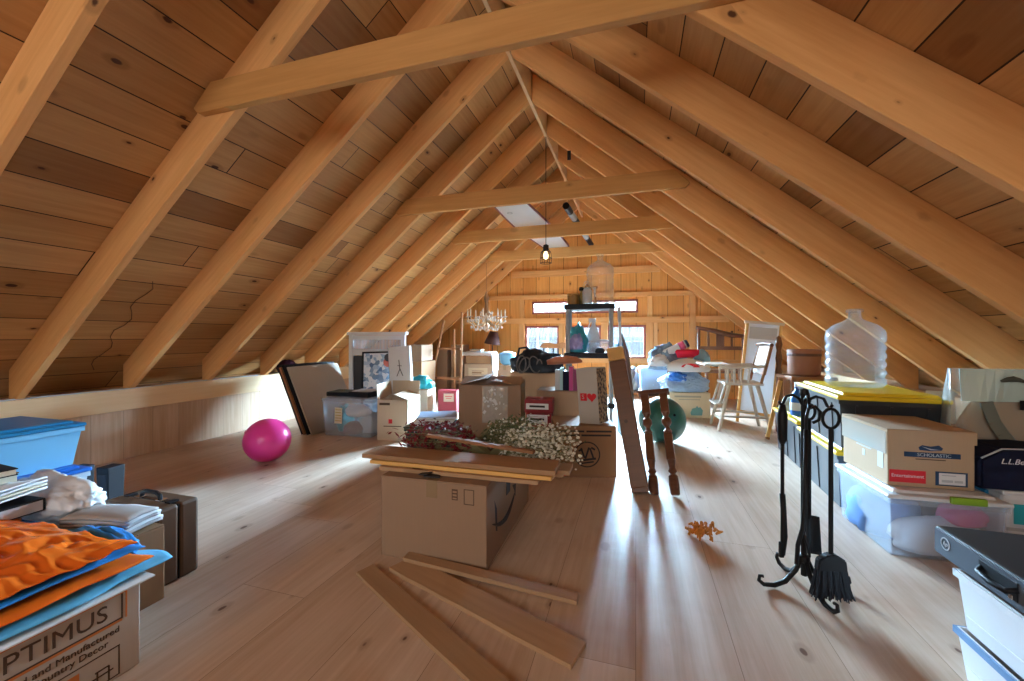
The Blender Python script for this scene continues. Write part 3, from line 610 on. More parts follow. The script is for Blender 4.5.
# ================================================================ CENTRE
t = carton('cardboard_box', 'big brown carton with black smile arrow, carrying scrap boards and dried flowers', (-.835, 1.915, 0), 1.5, .488, .75, .345, KRAFT)
marks(t, [(.105, .30, .026, .045), (.168, .3255, .045, .003), (.168, .2655, .045, .003), (.147, .295, .003, .062), (.189, .295, .003, .062)], INK_B, w=.488, d=.75)
marks(t, [(.105, .312, .018, .008), (.105, .298, .018, .008), (.105, .285, .018, .006)], KRAFT, d=.7515)
b = bmesh.new(); tube(b, [(.2445, -.30 + .36 * i / 10, .16 - .055 * math.sin(PI * i / 10)) for i in range(11)], [.002, .005, .008, .010, .011, .012, .011, .010, .008, .006, .003], 6); o = obj('arrow_print', b, INK, t)
b = bmesh.new(); poly(b, [(.2442, .02, .215), (.2442, .085, .20), (.2442, .075, .14), (.2442, .055, .175)], (.0012, 0, 0)); obj('arrow_head', b, INK, t)
b = bmesh.new(); bx(b, (.004, .06, .07), (.245, -.06, .24)); poly(b, [(.243, -.27, .25), (.243, -.235, .20), (.243, -.23, .10), (.243, -.25, .11)], (.0015, 0, 0)); obj('print', b, INK, t)
b = bmesh.new(); bx(b, (.07, .05, .006), (-.02, -.33, .356), (0, R(6), R(20))); bx(b, (.05, .035, .004), (-.05, -.335, .362), (0, R(-10), R(-15))); obj('torn_tape', b, INK, t)
def board(label, p0, p1, w, th, roll=0.0, m=None, group=None, name='board', chip=True):
    """plank from p0 to p1 (centre line of its underside)"""
    p0, p1 = Vector(p0), Vector(p1); L = (p1 - p0).length
    b = bmesh.new(); rg = random.Random(label); n = 8
    top = []
    for i in range(n + 1):
        u = i / n; e = .004 * rg.uniform(-1, 1)
        top.append((u * L + (rg.uniform(-.01, .01) if i in (0, n) else 0), w / 2 + e))
    pts = [(x, y, 0) for x, y in top] + [(u * L / n, -w / 2 + .002 * rg.uniform(-1, 1), 0) for u in range(n, -1, -1)]
    poly(b, pts, (0, 0, th)); bmesh.ops.bevel(b, geom=b.edges[:], offset=.0012, segments=1, affect='EDGES')
    o = obj(name, b, m or SCRAP); x = (p1 - p0).normalized(); y = Vector((0, 0, 1)).cross(x).normalized(); z = x.cross(y)
    o.matrix_world = Matrix.Translation(p0) @ Matrix((x, y, z)).transposed().to_4x4() @ Matrix.Rotation(roll, 4, 'X')
    return tag(o, label, 'board', group)
SB = 'scrap boards on the big carton'
board('lowest front scrap board across the smile-arrow carton, shorter than the others', (-1.115, 1.635, .352), (-.385, 1.66, .352), .10, .016, group=SB)
board('lower back scrap board on the carton, behind the short front one', (-1.13, 1.745, .352), (-.30, 1.775, .352), .10, .016, group=SB)
board('narrow pale scrap board with a chipped end in the middle of the stack', (-1.18, 1.645, .3695), (-.33, 1.66, .3695), .075, .016, group=SB, m=YPINE)
board('middle scrap board lying behind the narrow pale one', (-1.20, 1.745, .3695), (-.27, 1.765, .3695), .11, .018, group=SB)
board('widest top scrap board overhanging the left end of the carton', (-1.23, 1.69, .389), (-.315, 1.705, .389), .155, .02, group=SB, m=beam_mat('top_board', (.38, .22, .115), (.29, .155, .075)))
board('thin brown stick lying on the dried flowers above the boards', (-.98, 1.79, .465), (-.45, 1.81, .42), .03, .014, name='stick', m=OAK)
rg = random.Random(7)
def dried(name, label, base, L, spread, n, stem_m, leafs, direction, up, cat='dried flowers'):
    t = thing(name, label, cat, base); st = bmesh.new(); parts = [bmesh.new() for _ in leafs]
    d = Vector(direction).normalized(); sd = d.cross(Vector((0, 0, 1))).normalized()
    for i in range(n):
        l = L * rg.uniform(.5, 1); a = rg.uniform(-1, 1); h = rg.uniform(0, 1)
        e = d * l + sd * a * spread + Vector((0, 0, up * h)); mid = e * .5 + Vector((0, 0, .025 * rg.random() + up * .25 * h))
        o0 = Vector((0, 0, .006)) + sd * a * .02
        tube(st, [o0, o0 + mid, o0 + e], [.002, .0015, .0008], 4, False)
        for k in range(rg.randint(6, 10)):
            u = rg.uniform(.35, 1.05); p = o0 + (mid * 2 * u if u < .5 else mid.lerp(e, (u - .5) * 2)) + Vector((rg.uniform(-1, 1), rg.uniform(-1, 1), rg.uniform(-.6, 1))) * .022
            p.z = max(p.z, .008); q = rg.choices(range(len(leafs)), [x[2] for x in leafs])[0]; kind, sz = leafs[q][1], leafs[q][3] * rg.uniform(.6, 1.3)
            if kind == 'floret': ball(parts[q], sz, p, (1, 1, .8), 1, .3, 2, i)
            else:
                rr = (rg.uniform(-1, 1), rg.uniform(-1, 1), rg.uniform(0, 6)); poly(parts[q], [Vector(p) + rot(x, rr) for x in ((-sz * 1.3, 0, 0), (-sz * .2, -sz * .55, 0), (sz * 1.3, 0, 0), (-sz * .2, sz * .55, 0))], rot((0, 0, .0012), rr))
    obj('stem', st, stem_m, t)['kind'] = 'stuff'
    for (m, kd, w_, s_, nm), pb in zip(leafs, parts): obj(nm, pb, m, t)['kind'] = 'stuff'
    return t
STEM = flat('dry_stem', (.22, .19, .09), .8); DRED = flat('dark_red_leaf', (.19, .012, .02), .7, var=.4, nscale=30); OLIVE = flat('olive_leaf', (.10, .12, .05), .8, var=.3, nscale=20); IVORY = flat('ivory_floret', (.70, .66, .54), .8, var=.2, nscale=40); BLK = flat('dark_leaf', (.03, .035, .03), .8)
dried('dried_flowers', 'dark red dried leaf bunch behind the boards on the carton', (-.70, 1.93, .352), .50, .12, 190, STEM, [(DRED, 'leaf', 9, .0125, 'leaf'), (BLK, 'leaf', 2, .008, 'dark_leaf'), (IVORY, 'floret', .4, .005, 'blossom')], (-1, .05, 0), .13)
dried('dried_flowers', 'olive green dried stems in the middle of the flower heap', (-.86, 2.10, .352), .40, .13, 130, STEM, [(OLIVE, 'leaf', 9, .009, 'leaf'), (IVORY, 'floret', 2, .006, 'blossom')], (1, -.05, 0), .16)
dried('dried_flowers', "white dried baby's breath spilling over the right end of the boards", (-.72, 1.95, .352), .46, .15, 190, STEM, [(OLIVE, 'leaf', 2, .008, 'leaf'), (IVORY, 'floret', 9, .0078, 'blossom')], (1, .06, 0), .15)
for p0, p1, w, lab in (((-1.05, 1.40, .001), (-.12, .90, .001), .075, 'longest scrap board on the floor, pointing at the camera'), ((-.945, 1.485, .001), (-.16, 1.21, .001), .11, 'wide knotty scrap board on the floor between two narrower ones'), ((-.93, 1.512, .0185), (-.20, 1.47, .002), .05, 'narrow scrap board on the floor along the front of the carton')):
    o = board(lab, p0, p1, w, .016, group='scrap boards on the floor')

# big taped carton and the things round it
t = carton('cardboard_box', 'large taped carton with its flaps ajar, behind the dried flowers', (-1.185, 3.34, 0), 11, .51, .50, .56, KRAFT, flaps={'front': 12, 'back': 6, 'left': 14, 'right': 9})
b = bmesh.new()
def fn(u, v):
    x = -.06 + u * .21; z = .26 + v * .295
    return Vector((x, -.253 - .004 * abs(noise.noise(Vector((x * 22, z * 22, 1)))), z))
sheet(b, 24, 24, lambda u, v: fn(u, v), .001); obj('tape', b, TAPE, t)
b = bmesh.new(); r3 = random.Random(2)
for k in range(22): bx(b, (r3.uniform(.006, .022), .0015, r3.uniform(.006, .03)), (r3.uniform(-.05, .14), -.2585, r3.uniform(.33, .53)), (0, r3.uniform(-1, 1), 0))
obj('pale_fleck', b, WHITEFILM, t)['kind'] = 'stuff'  # small pale flecks scattered over the clear tape
carton('cardboard_box', 'brown carton behind the large taped one, under the black bag', (-.96, 4.04, 0), 3, .48, .42, .60, KRAFT, tape=False)
t = thing('duffel_bag', 'black slumped bag with coiled straps on a carton left of the shelf unit', 'bag', (-.95, 3.98, .602), R(6))
obj('body', heap(bmesh.new(), .25, .18, .22, 2, .28, 1.8, .10), BLACK_M, t, smooth=True)
for cx_, rr, tl in ((-.13, .085, .3), (-.10, .07, .9), (.0, .08, -.5), (.045, .05, .1)):
    b = bmesh.new(); tube(b, [(cx_ + rr * (.45 + .3 * abs(tl)) * math.cos(a * PI / 9) + .35 * tl * rr * math.sin(a * PI / 9), -.195 - .02 * math.sin(a * PI / 9 + tl), .088 + rr * math.sin(a * PI / 9)) for a in range(19)], .007, 6); obj('strap', b, flat('strap_grey', (.10, .085, .08), .7) if tl == .3 else bpy.data.materials['strap_grey'], t, smooth=True)
b = bmesh.new(); tube(b, [(-.2, -.05, .12), (-.17, -.08, .24), (-.10, -.05, .25), (-.06, -.02, .2)], .012, 6); obj('handle', b, BLACK_M, t, smooth=True)
t = thing('spindle_back_chair', 'dark spindle-back chair silhouetted against the left far window', 'chair', (-1.16, 6.05, 0), R(8))
b = bmesh.new(); bx(b, (.44, .42, .04), (0, -.2, .44), bev=.012); obj('seat', b, OAK, t)
cr = bmesh.new(); poly(cr, [(-.25, 0, .80), (-.2, 0, .86), (-.1, 0, .875), (0, 0, .85), (.1, 0, .875), (.2, 0, .86), (.25, 0, .80), (.18, 0, .785), (-.18, 0, .785)], (0, .025, 0)); obj('crest_rail', cr, OAK, t)
obj('rail', bx(bmesh.new(), (.38, .02, .03), (0, .01, .66)), BLACK, t)
for k in range(6): obj('spindle', tube(bmesh.new(), [(-.17 + .068 * k, .0, .455), (-.18 + .072 * k, .01, .79)], .010, 6), BLACK, t)
for sx in (-1, 1):
    for y in (-.36, -.04): obj('leg', tube(bmesh.new(), [(sx * .17, y, .43), (sx * .21, y * 1.05, 0)], [.02, .014], 8), OAK, t)
t = thing('shelf_unit', 'grey and black plastic shelf unit holding a big glass bottle in the centre', 'shelf', (-.44, 4.08, 0), R(4))
for z in (.28, .752, 1.222):
    b = bmesh.new(); bx(b, (.48, .34, .05), (0, 0, z + .025), bev=.008); obj('shelf', b, BLACK if z < 1.3 else BLACK, t)
for sx in (-1, 1):
    for sy in (-1, 1):
        for z0, z1 in ((0, .28), (.33, .752), (.802, 1.222)): obj('post', lathe(bmesh.new(), [(.022, z0), (.019, z0 + .03), (.019, z1 - .03), (.022, z1)], (sx * .205, sy * .135, 0), 12), GREY_P, t, smooth=False)
def on_shelf(dx, dy, z): a = R(4); return (-.44 + dx * math.cos(a) - dy * math.sin(a), 4.08 + dx * math.sin(a) + dy * math.cos(a), z)
def carboy(label, loc, rad, h, m, ring, cap=True):
    t = thing('water_bottle', label, 'bottle', loc)
    pr = [(.001, .004), (rad * .85, 0), (rad, .02 * h / .5)]
    for k in range(ring):
        z = h * (.10 + .52 * k / ring); pr += [(rad, z), (rad * .95, z + .012), (rad * .95, z + .022), (rad, z + .034)]
    pr += [(rad, h * .66), (rad * .96, h * .72), (rad * .75, h * .79), (rad * .36, h * .85), (rad * .22, h * .88), (rad * .21, h * .97)]
    inner = [(max(.0005, r_ - .004), z) for r_, z in pr[::-1]]
    inner[-1] = (.0005, .008); inner[-2] = (rad * .84, .006)
    obj('body', lathe(bmesh.new(), pr + inner, seg=32, cap=False), m, t, smooth=True)
    obj('lip', lathe(bmesh.new(), [(rad * .22, h * .955), (rad * .29, h * .96), (rad * .29, h * .985), (rad * .26, h), (rad * .18, h), (rad * .18, h * .96)], seg=20, cap=False), m, t, smooth=True)
    return t
carboy('tall clear glass bottle on the top shelf of the shelf unit', on_shelf(.10, .0, 1.273), .135, .50, CLEARGLASS, 4)
t = thing('canister', 'brown woven canister at the left end of the top shelf', 'canister', on_shelf(-.16, -.03, 1.273)); obj('body', lathe(bmesh.new(), [(.001, 0), (.055, 0), (.06, .03), (.058, .09), (.05, .10), (.001, .10)], seg=16), flat('brass_brown', (.30, .17, .05), .4, .5, .2, .3, 40), t); obj('lid', lathe(bmesh.new(), [(.062, .098), (.064, .112), (.001, .118)], seg=16), flat('dull_brass', (.36, .22, .07), .35, .5, .4), t)
t = thing('dark_bottle', 'small dark stoppered bottle between canister and lantern', 'bottle', on_shelf(-.085, .05, 1.273)); obj('body', lathe(bmesh.new(), [(.001, 0), (.032, 0), (.034, .10), (.014, .13), (.014, .15), (.001, .15)], seg=14), flat('bronze', (.22, .17, .06), .3, .5, .3), t, smooth=True); obj('stopper', lathe(bmesh.new(), [(.022, .148), (.026, .165), (.020, .185), (.001, .188)], seg=12), BLACK, t)
t = thing('lantern', 'whitish lantern jar in front of the tall glass bottle', 'lantern', on_shelf(-.02, -.125, 1.273)); obj('jar', lathe(bmesh.new(), [(.001, 0), (.042, 0), (.046, .02), (.046, .12), (.03, .15), (.001, .15)], seg=16), FROST, t, smooth=True); obj('cap', lathe(bmesh.new(), [(.032, .15), (.036, .16), (.02, .18), (.008, .20), (.001, .205)], seg=14), STEEL, t, smooth=True); obj('bail', tube(bmesh.new(), [(.04 * math.cos(a * PI / 8), 0, .16 + .06 * math.sin(a * PI / 8)) for a in range(9)], .003, 5), STEEL, t)
t = thing('candlestick', 'silver candlestick at the right of the lantern', 'candlestick', on_shelf(.055, -.14, 1.273)); obj('stem', lathe(bmesh.new(), [(.001, 0), (.03, 0), (.03, .008), (.01, .02), (.008, .10), (.015, .11), (.008, .13), (.024, .15), (.024, .165), (.001, .16)], seg=14), STEEL, t, smooth=True)
t = thing('plastic_bag', 'teal and violet plastic bag on the middle shelf', 'bag', on_shelf(-.11, -.03, .803)); obj('film', heap(bmesh.new(), .075, .08, .26, 21, .3, 2.5, .2), flat('teal_film', (.05, .38, .50), .3, .5), t, smooth=True); obj('lining', heap(bmesh.new(), .06, .05, .15, 5, .3, 3, .2), flat('violet_film', (.35, .32, .62), .35, .5), t, (-.01, -.075, .03), smooth=True)
t = thing('jug', 'white spray jug behind the clear container on the middle shelf', 'jug', on_shelf(.035, .06, .803)); obj('body', lathe(bmesh.new(), [(.001, 0), (.06, 0), (.062, .16), (.05, .21), (.02, .27), (.02, .30), (.001, .30)], seg=18), WHITEFILM, t, smooth=True); obj('nozzle', bx(bmesh.new(), (.07, .025, .04), (-.012, 0, .32), bev=.006), WHITE_P, t); obj('trigger', bx(bmesh.new(), (.01, .015, .06), (-.04, 0, .28), (0, R(20), 0)), WHITE_P, t)
t = bin_('food_container', 'clear container on the right of the middle shelf', on_shelf(.09, -.06, .803), 4, .19, .15, .13, CLEARP, WHITEFILM, .9, .015, cat='container', over=.004, contents=[('cloth', PAPER_G, -.02, 0, .006, .05, .05, .06)])
book('book', 'small dark book lying on the middle shelf at the left', on_shelf(-.175, .08, .803), 4, .06, .10, .12, flat('maroon', (.06, .015, .012), .5))
t = thing('skein', 'small black pouch in front of the clear container', 'pouch', on_shelf(.10, -.148, .803)); obj('body', heap(bmesh.new(), .045, .02, .05, 3, sub=3), BLACK_M, t, smooth=True)
t = thing('teal_folder', 'dark teal flat box standing by the right side of the shelf unit', 'box'); lean(t, (-.115, 4.06, .0), (-.03, .02, 1), (.2, -1, 0)); obj('body', bx(bmesh.new(), (.05, .24, .90), (0, .12, .45), bev=.004), flat('deep_teal', (.01, .12, .15), .4), t); obj('band', bx(bmesh.new(), (.052, .242, .03), (0, .12, .72)), WHITE_P, t)
t = thing('ski_pole', 'thin pale pole leaning along the right side of the shelf unit', 'pole'); lean(t, (-.10, 3.90, 0), (-.045, .06, 1)); obj('shaft', tube(bmesh.new(), [(0, 0, 0), (0, 0, 1.22)], .011, 8), WHITE_P, t); obj('grip', tube(bmesh.new(), [(0, 0, 1.1), (0, 0, 1.24)], .016, 8), PAPER_G, t)
t = thing('wooden_pole', 'dark curved wooden stave leaning right of the teal box', 'pole'); lean(t, (-.02, 3.97, 0), (-.10, .14, 1)); obj('shaft', tube(bmesh.new(), [(0, 0, 0), (.012, 0, .4), (.012, 0, .8), (-.02, 0, 1.0)], [.024, .026, .022, .012], 8), flat('taupe', (.16, .10, .08), .5), t, smooth=True)

t = carton('cardboard_box', 'brown printed moving carton with round logo under the heart bag', (-.375, 2.965, 0), 15, .42, .36, .345, KRAFT_D, tape=False)
marks(t, [(-.09, .312, .16, .012), (.09, .312, .17, .012), (-.10, .285, .12, .012), (.07, .285, .20, .012)], INK, d=.36)
b = bmesh.new(); lathe(b, [(.080, 0), (.088, 0), (.088, .001), (.080, .001)], (0, 0, 0), 32, cap=False); lg = obj('logo', b, INK, t, (.01, -.1805, .155), FRONT)
b = bmesh.new()
for x, z, w_, h_, a in ((-.03, .01, .012, .07, 20), (0, .01, .012, .08, -18), (.03, .01, .012, .07, 20), (0, -.035, .12, .014, 8), (0, -.055, .09, .010, 8), (-.045, .03, .03, .012, 30), (.04, .04, .03, .012, -30)): bx(b, (w_, h_, .001), (x, z, .0005), (0, 0, R(a)))
obj('logo_drawing', b, INK, lg)
t = thing('shopping_bag', 'tall white paper bag with red heart and leopard side on the moving carton', 'bag', (-.285, 2.925, .352), (0, R(-4), R(-20)))
b = hollow(bmesh.new(), .155, .15, .385, .002, .98); obj('body', b, flat('bag_paper', (.47, .43, .375), .6), t)
k = NT('leopard_print', .5); vo = k.n('TexVoronoi'); vo.inputs['Scale'].default_value = 45; k.L(k.obj(), vo.inputs['Vector']); rp_ = ramp(k.t, [(0, (.02, .01, .008)), (.42, (.05, .02, .015)), (.5, (.30, .18, .10)), (1, (.42, .28, .17))]); k.L(vo.outputs['Distance'], rp_.inputs[0]); k.col(rp_.outputs[0])
obj('side_panel', bx(bmesh.new(), (.002, .148, .375), (.0785, 0, .192)), k.m, t)
b = bmesh.new(); hp = []
for i in range(24):
    a = 2 * PI * i / 24; hp.append((.0022 * 16 * math.sin(a) ** 3, 0, .0022 * (13 * math.cos(a) - 5 * math.cos(2 * a) - 2 * math.cos(3 * a) - math.cos(4 * a))))
poly(b, hp, (0, .001, 0)); obj('heart', b, INK_R, t, (.032, -.0785, .185))
b = bmesh.new(); bx(b, (.05, .001, .052), (0, 0, 0), bev=0); o = obj('emblem', b, INK_R, t, (-.03, -.078, .185)); text('S', .045, flat('bag_white', (.47, .43, .375)), o, (-.004, -.0008, 0), FRONT)
t = carton('cardboard_box', 'carton behind the moving box supporting the upright books', (-.62, 3.50, 0), 5, .40, .26, .50, KRAFT, tape=False)
for i, (m, w_, h_, lab) in enumerate(((PAPER_G, .04, .17, 'grey book'), (flat('ice_blue', (.4, .62, .68)), .022, .19, 'pale blue book'), (NAVY, .05, .16, 'navy book'), (flat('magenta', (.42, .03, .16), .4), .032, .20, 'magenta book'), (flat('plum', (.2, .02, .09), .4), .035, .18, 'plum coloured book'))):
    t = thing('book', '%s standing upright in the row left of the heart bag' % lab, 'book', (-.66 + sum((.042, .024, .052, .034, .037)[:i]) + w_ / 2, 3.45, .507), R(5), 'upright books left of the heart bag')
    c = bmesh.new(); bx(c, (.003, .13, h_), (-w_ / 2 + .0015, 0, h_ / 2)); bx(c, (.003, .13, h_), (w_ / 2 - .0015, 0, h_ / 2)); bx(c, (w_, .003, h_), (0, -.065, h_ / 2)); obj('cover', c, m, t); obj('pages', bx(bmesh.new(), (w_ - .007, .115, h_ - .008), (0, 0, h_ / 2)), PAPER, t)
t = thing('driftwood', 'reddish brown wooden log lying across the top of the upright books', 'log', (-.57, 3.48, .715), R(12)); obj('body', tube(bmesh.new(), [(-.17, 0, .02), (-.1, 0, .035), (0, .01, .045), (.08, 0, .04), (.13, 0, .03)], [.02, .034, .038, .03, .01], 12), flat('orange_wood', (.42, .15, .07), .4), t, smooth=True)
for z, h_, w_, lab in ((0, .36, .20, 'taller red box with white label right of the large taped carton'), (.362, .105, .22, 'flat red box with white band lying on the taller red box')):
    t = thing('game_box', lab, 'box', (-.735, 3.16, z), R(6)); obj('body', bx(bmesh.new(), (w_, .16, h_), (0, 0, h_ / 2), bev=.003), REDBOX, t)
    zz = h_ - .045 if z == 0 else h_ / 2; obj('label', bx(bmesh.new(), (w_ * .8, .0016, .07 if z == 0 else .045), (-.01, -.081, zz)), PAPER, t); marks(t, [(-.01, zz, w_ * .55, .016)], INK, d=.1625)
# leaning timbers and ball
t = thing('timber_post', 'thick reddish brown square post leaning right of the heart bag', 'post'); lean(t, (.022, 2.62, .03), (-.15, .22, .80), (-.02, -1, 0))
obj('shaft', bx(bmesh.new(), (.105, .085, .80), (0, .0, .40), bev=.006), POSTW, t); obj('end_block', bx(bmesh.new(), (.107, .087, .09), (0, 0, .848), bev=.005), YPINE, t); obj('foot', bx(bmesh.new(), (.10, .08, .03), (0, 0, -.012), bev=.004), WALNUT, t)
b = bmesh.new(); lathe(b, [(.001, 0), (.012, 0), (.012, .002), (.001, .002)], (-.01, -.0425, .40), 12, (R(90), 0, 0)); obj('knot', b, INK_B, t)
t = thing('table_leg_pair', 'pair of dark turned legs joined by a top rail, before the green ball', 'legs'); lean(t, (.165, 2.60, .005), (-.05, .34, .565), (-.1, -1, 0))
for x in (-.06, .06):
    b = bmesh.new(); bx(b, (.05, .05, .14), (x, 0, .585), bev=.004); bx(b, (.05, .05, .17), (x, 0, .29), bev=.004)
    for pr in ([(.018, .375), (.028, .39), (.018, .405), (.014, .42), (.03, .445), (.03, .47), (.016, .49), (.024, .515)], [(.022, 0), (.027, .01), (.03, .06), (.027, .11), (.016, .125), (.026, .14), (.018, .16), (.024, .205)]): lathe(b, pr, (x, 0, 0), 14)
    obj('leg', b, WALNUT, t)
obj('rail', bx(bmesh.new(), (.20, .055, .03), (0, 0, .665), bev=.004), WALNUT, t)
t = thing('exercise_ball', 'dark green exercise ball on the floor behind the turned legs', 'ball', (.225, 3.93, 0)); obj('shell', ball(bmesh.new(), .205, (0, 0, .203), sub=4), BALLGREEN, t, smooth=True); obj('valve', lathe(bmesh.new(), [(.001, 0), (.012, 0), (.012, .006), (.001, .006)], (.09, -.17, .28), 10, (R(70), 0, R(25))), BLACK, t)

# ================================================================ RIGHT, FAR
t = carton('cardboard_box', 'cream printed carton on the floor behind the green exercise ball', (.575, 5.38, 0), 9, .47, .36, .29, CREAM, tape=False)
marks(t, [(-.02, .25, .30, .02), (.0, .215, .24, .008)], flat('faded_ink', (.42, .38, .30)), d=.36)
b = bmesh.new(); poly(b, [(.02, -.1815, .03), (.14, -.1815, .03), (.15, -.1815, .09), (.12, -.1815, .13), (.10, -.1815, .12), (.085, -.1815, .145), (.07, -.1815, .12), (.03, -.1815, .11), (.01, -.1815, .06)], (0, .001, 0)); obj('print', b, flat('sea_ink', (.16, .36, .38)), t)
t = thing('plastic_bag', 'pale blue stuffed plastic bag on the cream carton', 'bag', (.555, 5.36, .297)); obj('film', heap(bmesh.new(), .25, .17, .24, 12, .25, 2.2, .14, 5), flat('pale_blue_film', (.40, .56, .80), .3, .5), t, smooth=True); obj('lining', heap(bmesh.new(), .09, .05, .10, 15, .3, 2.5, .2), ROYAL, t, (-.08, -.12, .13), smooth=True)
t = thing('cushion', 'white bolster cushion with red oval print on top of the pale blue bag', 'cushion', (.60, 5.28, .54), R(4)); obj('cover', heap(bmesh.new(), .24, .13, .16, 5, .12, 1.8, .06), CLOTHW, t, smooth=True)
k = bmesh.new(); poly(k, [(.10 * math.cos(a * PI / 12), -.130, .06 + .045 * math.sin(a * PI / 12)) for a in range(13)], (0, .03, 0)); obj('print', k, INK_R, t)
t = thing('jacket', 'grey and navy crumpled jacket on the left of the clothes pile', 'clothes', (.36, 5.50, .54)); obj('fabric', heap(bmesh.new(), .19, .12, .30, 31, .3, 2.6, .2, 5), flat('grey_blue_cloth', (.20, .27, .36), .9, .1, var=.3), t, smooth=True); obj('trim', heap(bmesh.new(), .10, .05, .14, 33, .3, 3, .2), CLOTHW, t, (-.08, -.12, .05), smooth=True)
t = thing('rolled_towel', 'red rolled towel lying on the clothes pile', 'towel', (.60, 5.36, .70), R(-5)); obj('roll', tube(bmesh.new(), [(-.13, 0, .045), (-.12, 0, .05), (.12, 0, .055), (.13, 0, .05)], [.03, .05, .05, .03], 16), flat('red_cloth', (.55, .02, .05), .9, .1), t, smooth=True)
t = thing('rolled_rug', 'white and pink roll tilted across the top of the clothes pile', 'roll'); lean(t, (.33, 5.42, .74), (1, .05, .50), (0, -1, 0)); obj('roll', tube(bmesh.new(), [(0, 0, 0), (0, 0, .02), (0, 0, .28), (0, 0, .30)], [.035, .05, .05, .035], 16), CLOTHW, t, smooth=True); obj('stripe', tube(bmesh.new(), [(0, 0, .20), (0, 0, .27)], .0515, 16), flat('pink_cloth', (.5, .08, .16), .9, .1), t, smooth=True); obj('end', tube(bmesh.new(), [(0, 0, .285), (0, 0, .315)], [.052, .045], 16), NAVY, t, smooth=True)
t = thing('shoe_bag', 'slate blue rounded bag at the right end of the clothes pile', 'bag', (.76, 5.38, .63)); obj('body', heap(bmesh.new(), .09, .10, .18, 17, .2, 2, .1), flat('slate_cloth', (.18, .28, .34), .8), t, smooth=True)
t = thing('low_stool', 'low dark stool beyond the green ball, under the pale clear tote', 'stool', (.14, 5.86, 0)); obj('top', bx(bmesh.new(), (.52, .32, .03), (0, 0, .215), bev=.006), WALNUT, t)
for sx in (-1, 1):
    for sy in (-1, 1): obj('leg', lathe(bmesh.new(), [(.016, 0), (.024, .04), (.018, .10), (.024, .14), (.022, .20)], (sx * .22, sy * .12, 0), 12), WALNUT, t)
bin_('storage_bin', 'pale blue clear tote on the low stool beside the clothes pile', (.215, 5.86, .232), 4, .34, .28, .32, FROST, FROST, .88, .025, contents=[('cloth', flat('pale_cloth', (.45, .62, .75)), 0, 0, .006, .13, .11, .24)])
t = thing('plastic_bag', 'silvery crumpled bag on the left end of the low stool', 'bag', (-.045, 5.84, .232)); obj('film', heap(bmesh.new(), .075, .12, .30, 19, .3, 2.6, .2), flat('silver_film', (.55, .56, .60), .25, .6, .3), t, smooth=True)

t = thing('high_chair', 'worn pale wooden high chair with tray and spindled arms on the right', 'high chair', (1.03, 4.74, 0), R(4))
for sx, sy in ((-1, -1), (-1, 1), (1, -1), (1, 1)): obj('leg', tube(bmesh.new(), [(sx * .24, sy * .17, 0), (sx * .13, sy * .115, .47)], [.015, .020], 10), OLDWHITE, t)
obj('seat', bx(bmesh.new(), (.36, .32, .03), (0, 0, .482), bev=.01), OLDWHITE, t)
obj('foot_rest', bx(bmesh.new(), (.09, .26, .018), (-.22, 0, .27), (0, R(-8), 0), bev=.004), OLDWHITE, t)
for sy in (-1, 1):
    obj('footrest_bar', tube(bmesh.new(), [(-.165, sy * .12, .47), (-.225, sy * .12, .27)], .012, 8), OLDWHITE, t)
    obj('side_stretcher', tube(bmesh.new(), [(-.205, sy * .155, .15), (.205, sy * .155, .15)], .011, 8), OLDWHITE, t)
    obj('arm', tube(bmesh.new(), [(-.22, sy * .165, .645), (0, sy * .17, .655), (.17, sy * .16, .66)], .016, 8), OLDWHITE, t)
    for x in (-.15, -.09, -.03, .04): obj('spindle', lathe(bmesh.new(), [(.009, .49), (.014, .54), (.010, .58), (.013, .61), (.009, .65)], (x, sy * .155, 0), 8), OLDWHITE, t)
for x in (-.215, .215): obj('stretcher', tube(bmesh.new(), [(x, -.16, .12), (x, .16, .12)], .011, 8), OLDWHITE, t)
obj('tray', bx(bmesh.new(), (.26, .42, .018), (-.25, 0, .672), bev=.006), OLDWHITE, t)
b = bmesh.new()
for y0 in (-.16, .16): tube(b, [(.15, y0, .49), (.235, y0, .86)], .014, 8)
obj('back_frame', b, OAK, t); obj('backrest', bx(bmesh.new(), (.022, .34, .30), (.212, 0, .72), (0, R(13), 0), bev=.006), OAK, t); obj('crest', tube(bmesh.new(), [(.235, -.19, .875), (.24, 0, .89), (.235, .19, .875)], .018, 8), WALNUT, t)
t = thing('projection_screen', 'white screen in a pine frame behind the high chair', 'screen'); lean(t, (1.23, 5.02, .0), (.115, .06, 1.1), (-.15, -1, 0))
W2 = .32
for s in (-1, 1): obj('frame_rail', bx(bmesh.new(), (.03, .03, 1.10), (s * W2 / 2, 0, .55), bev=.003), YPINE, t)
obj('top_rail', bx(bmesh.new(), (.38, .05, .03), (0, 0, 1.115), bev=.003), OLDWHITE, t); obj('bottom_rail', bx(bmesh.new(), (.29, .03, .03), (0, 0, .12)), YPINE, t)
obj('fabric', bx(bmesh.new(), (.29, .006, .97), (0, 0, .615)), SCREEN, t); obj('label', bx(bmesh.new(), (.26, .007, .13), (0, -.0015, 1.0)), PAPER_G, t)
t = thing('pine_stick', 'yellow pine stick leaning in front of the white screen, right of the high chair', 'stick'); lean(t, (1.165, 4.31, .004), (.14, .07, .60), (0, -1, 0)); obj('shaft', bx(bmesh.new(), (.032, .028, .56), (0, 0, .28), bev=.003), YPINE, t); obj('foot', bx(bmesh.new(), (.036, .032, .02), (0, 0, .010), bev=.003), OAK, t)
t = thing('bench_frame', 'dark brown wooden chair frame with slanted top rail against the far wall', 'chair', (1.14, 6.25, 0), R(3))
for x, z in ((-.28, 1.08), (.29, .98)): obj('post', tube(bmesh.new(), [(x, 0, 0), (x - .02, .02, z)], [.024, .020], 8), WALNUT, t)
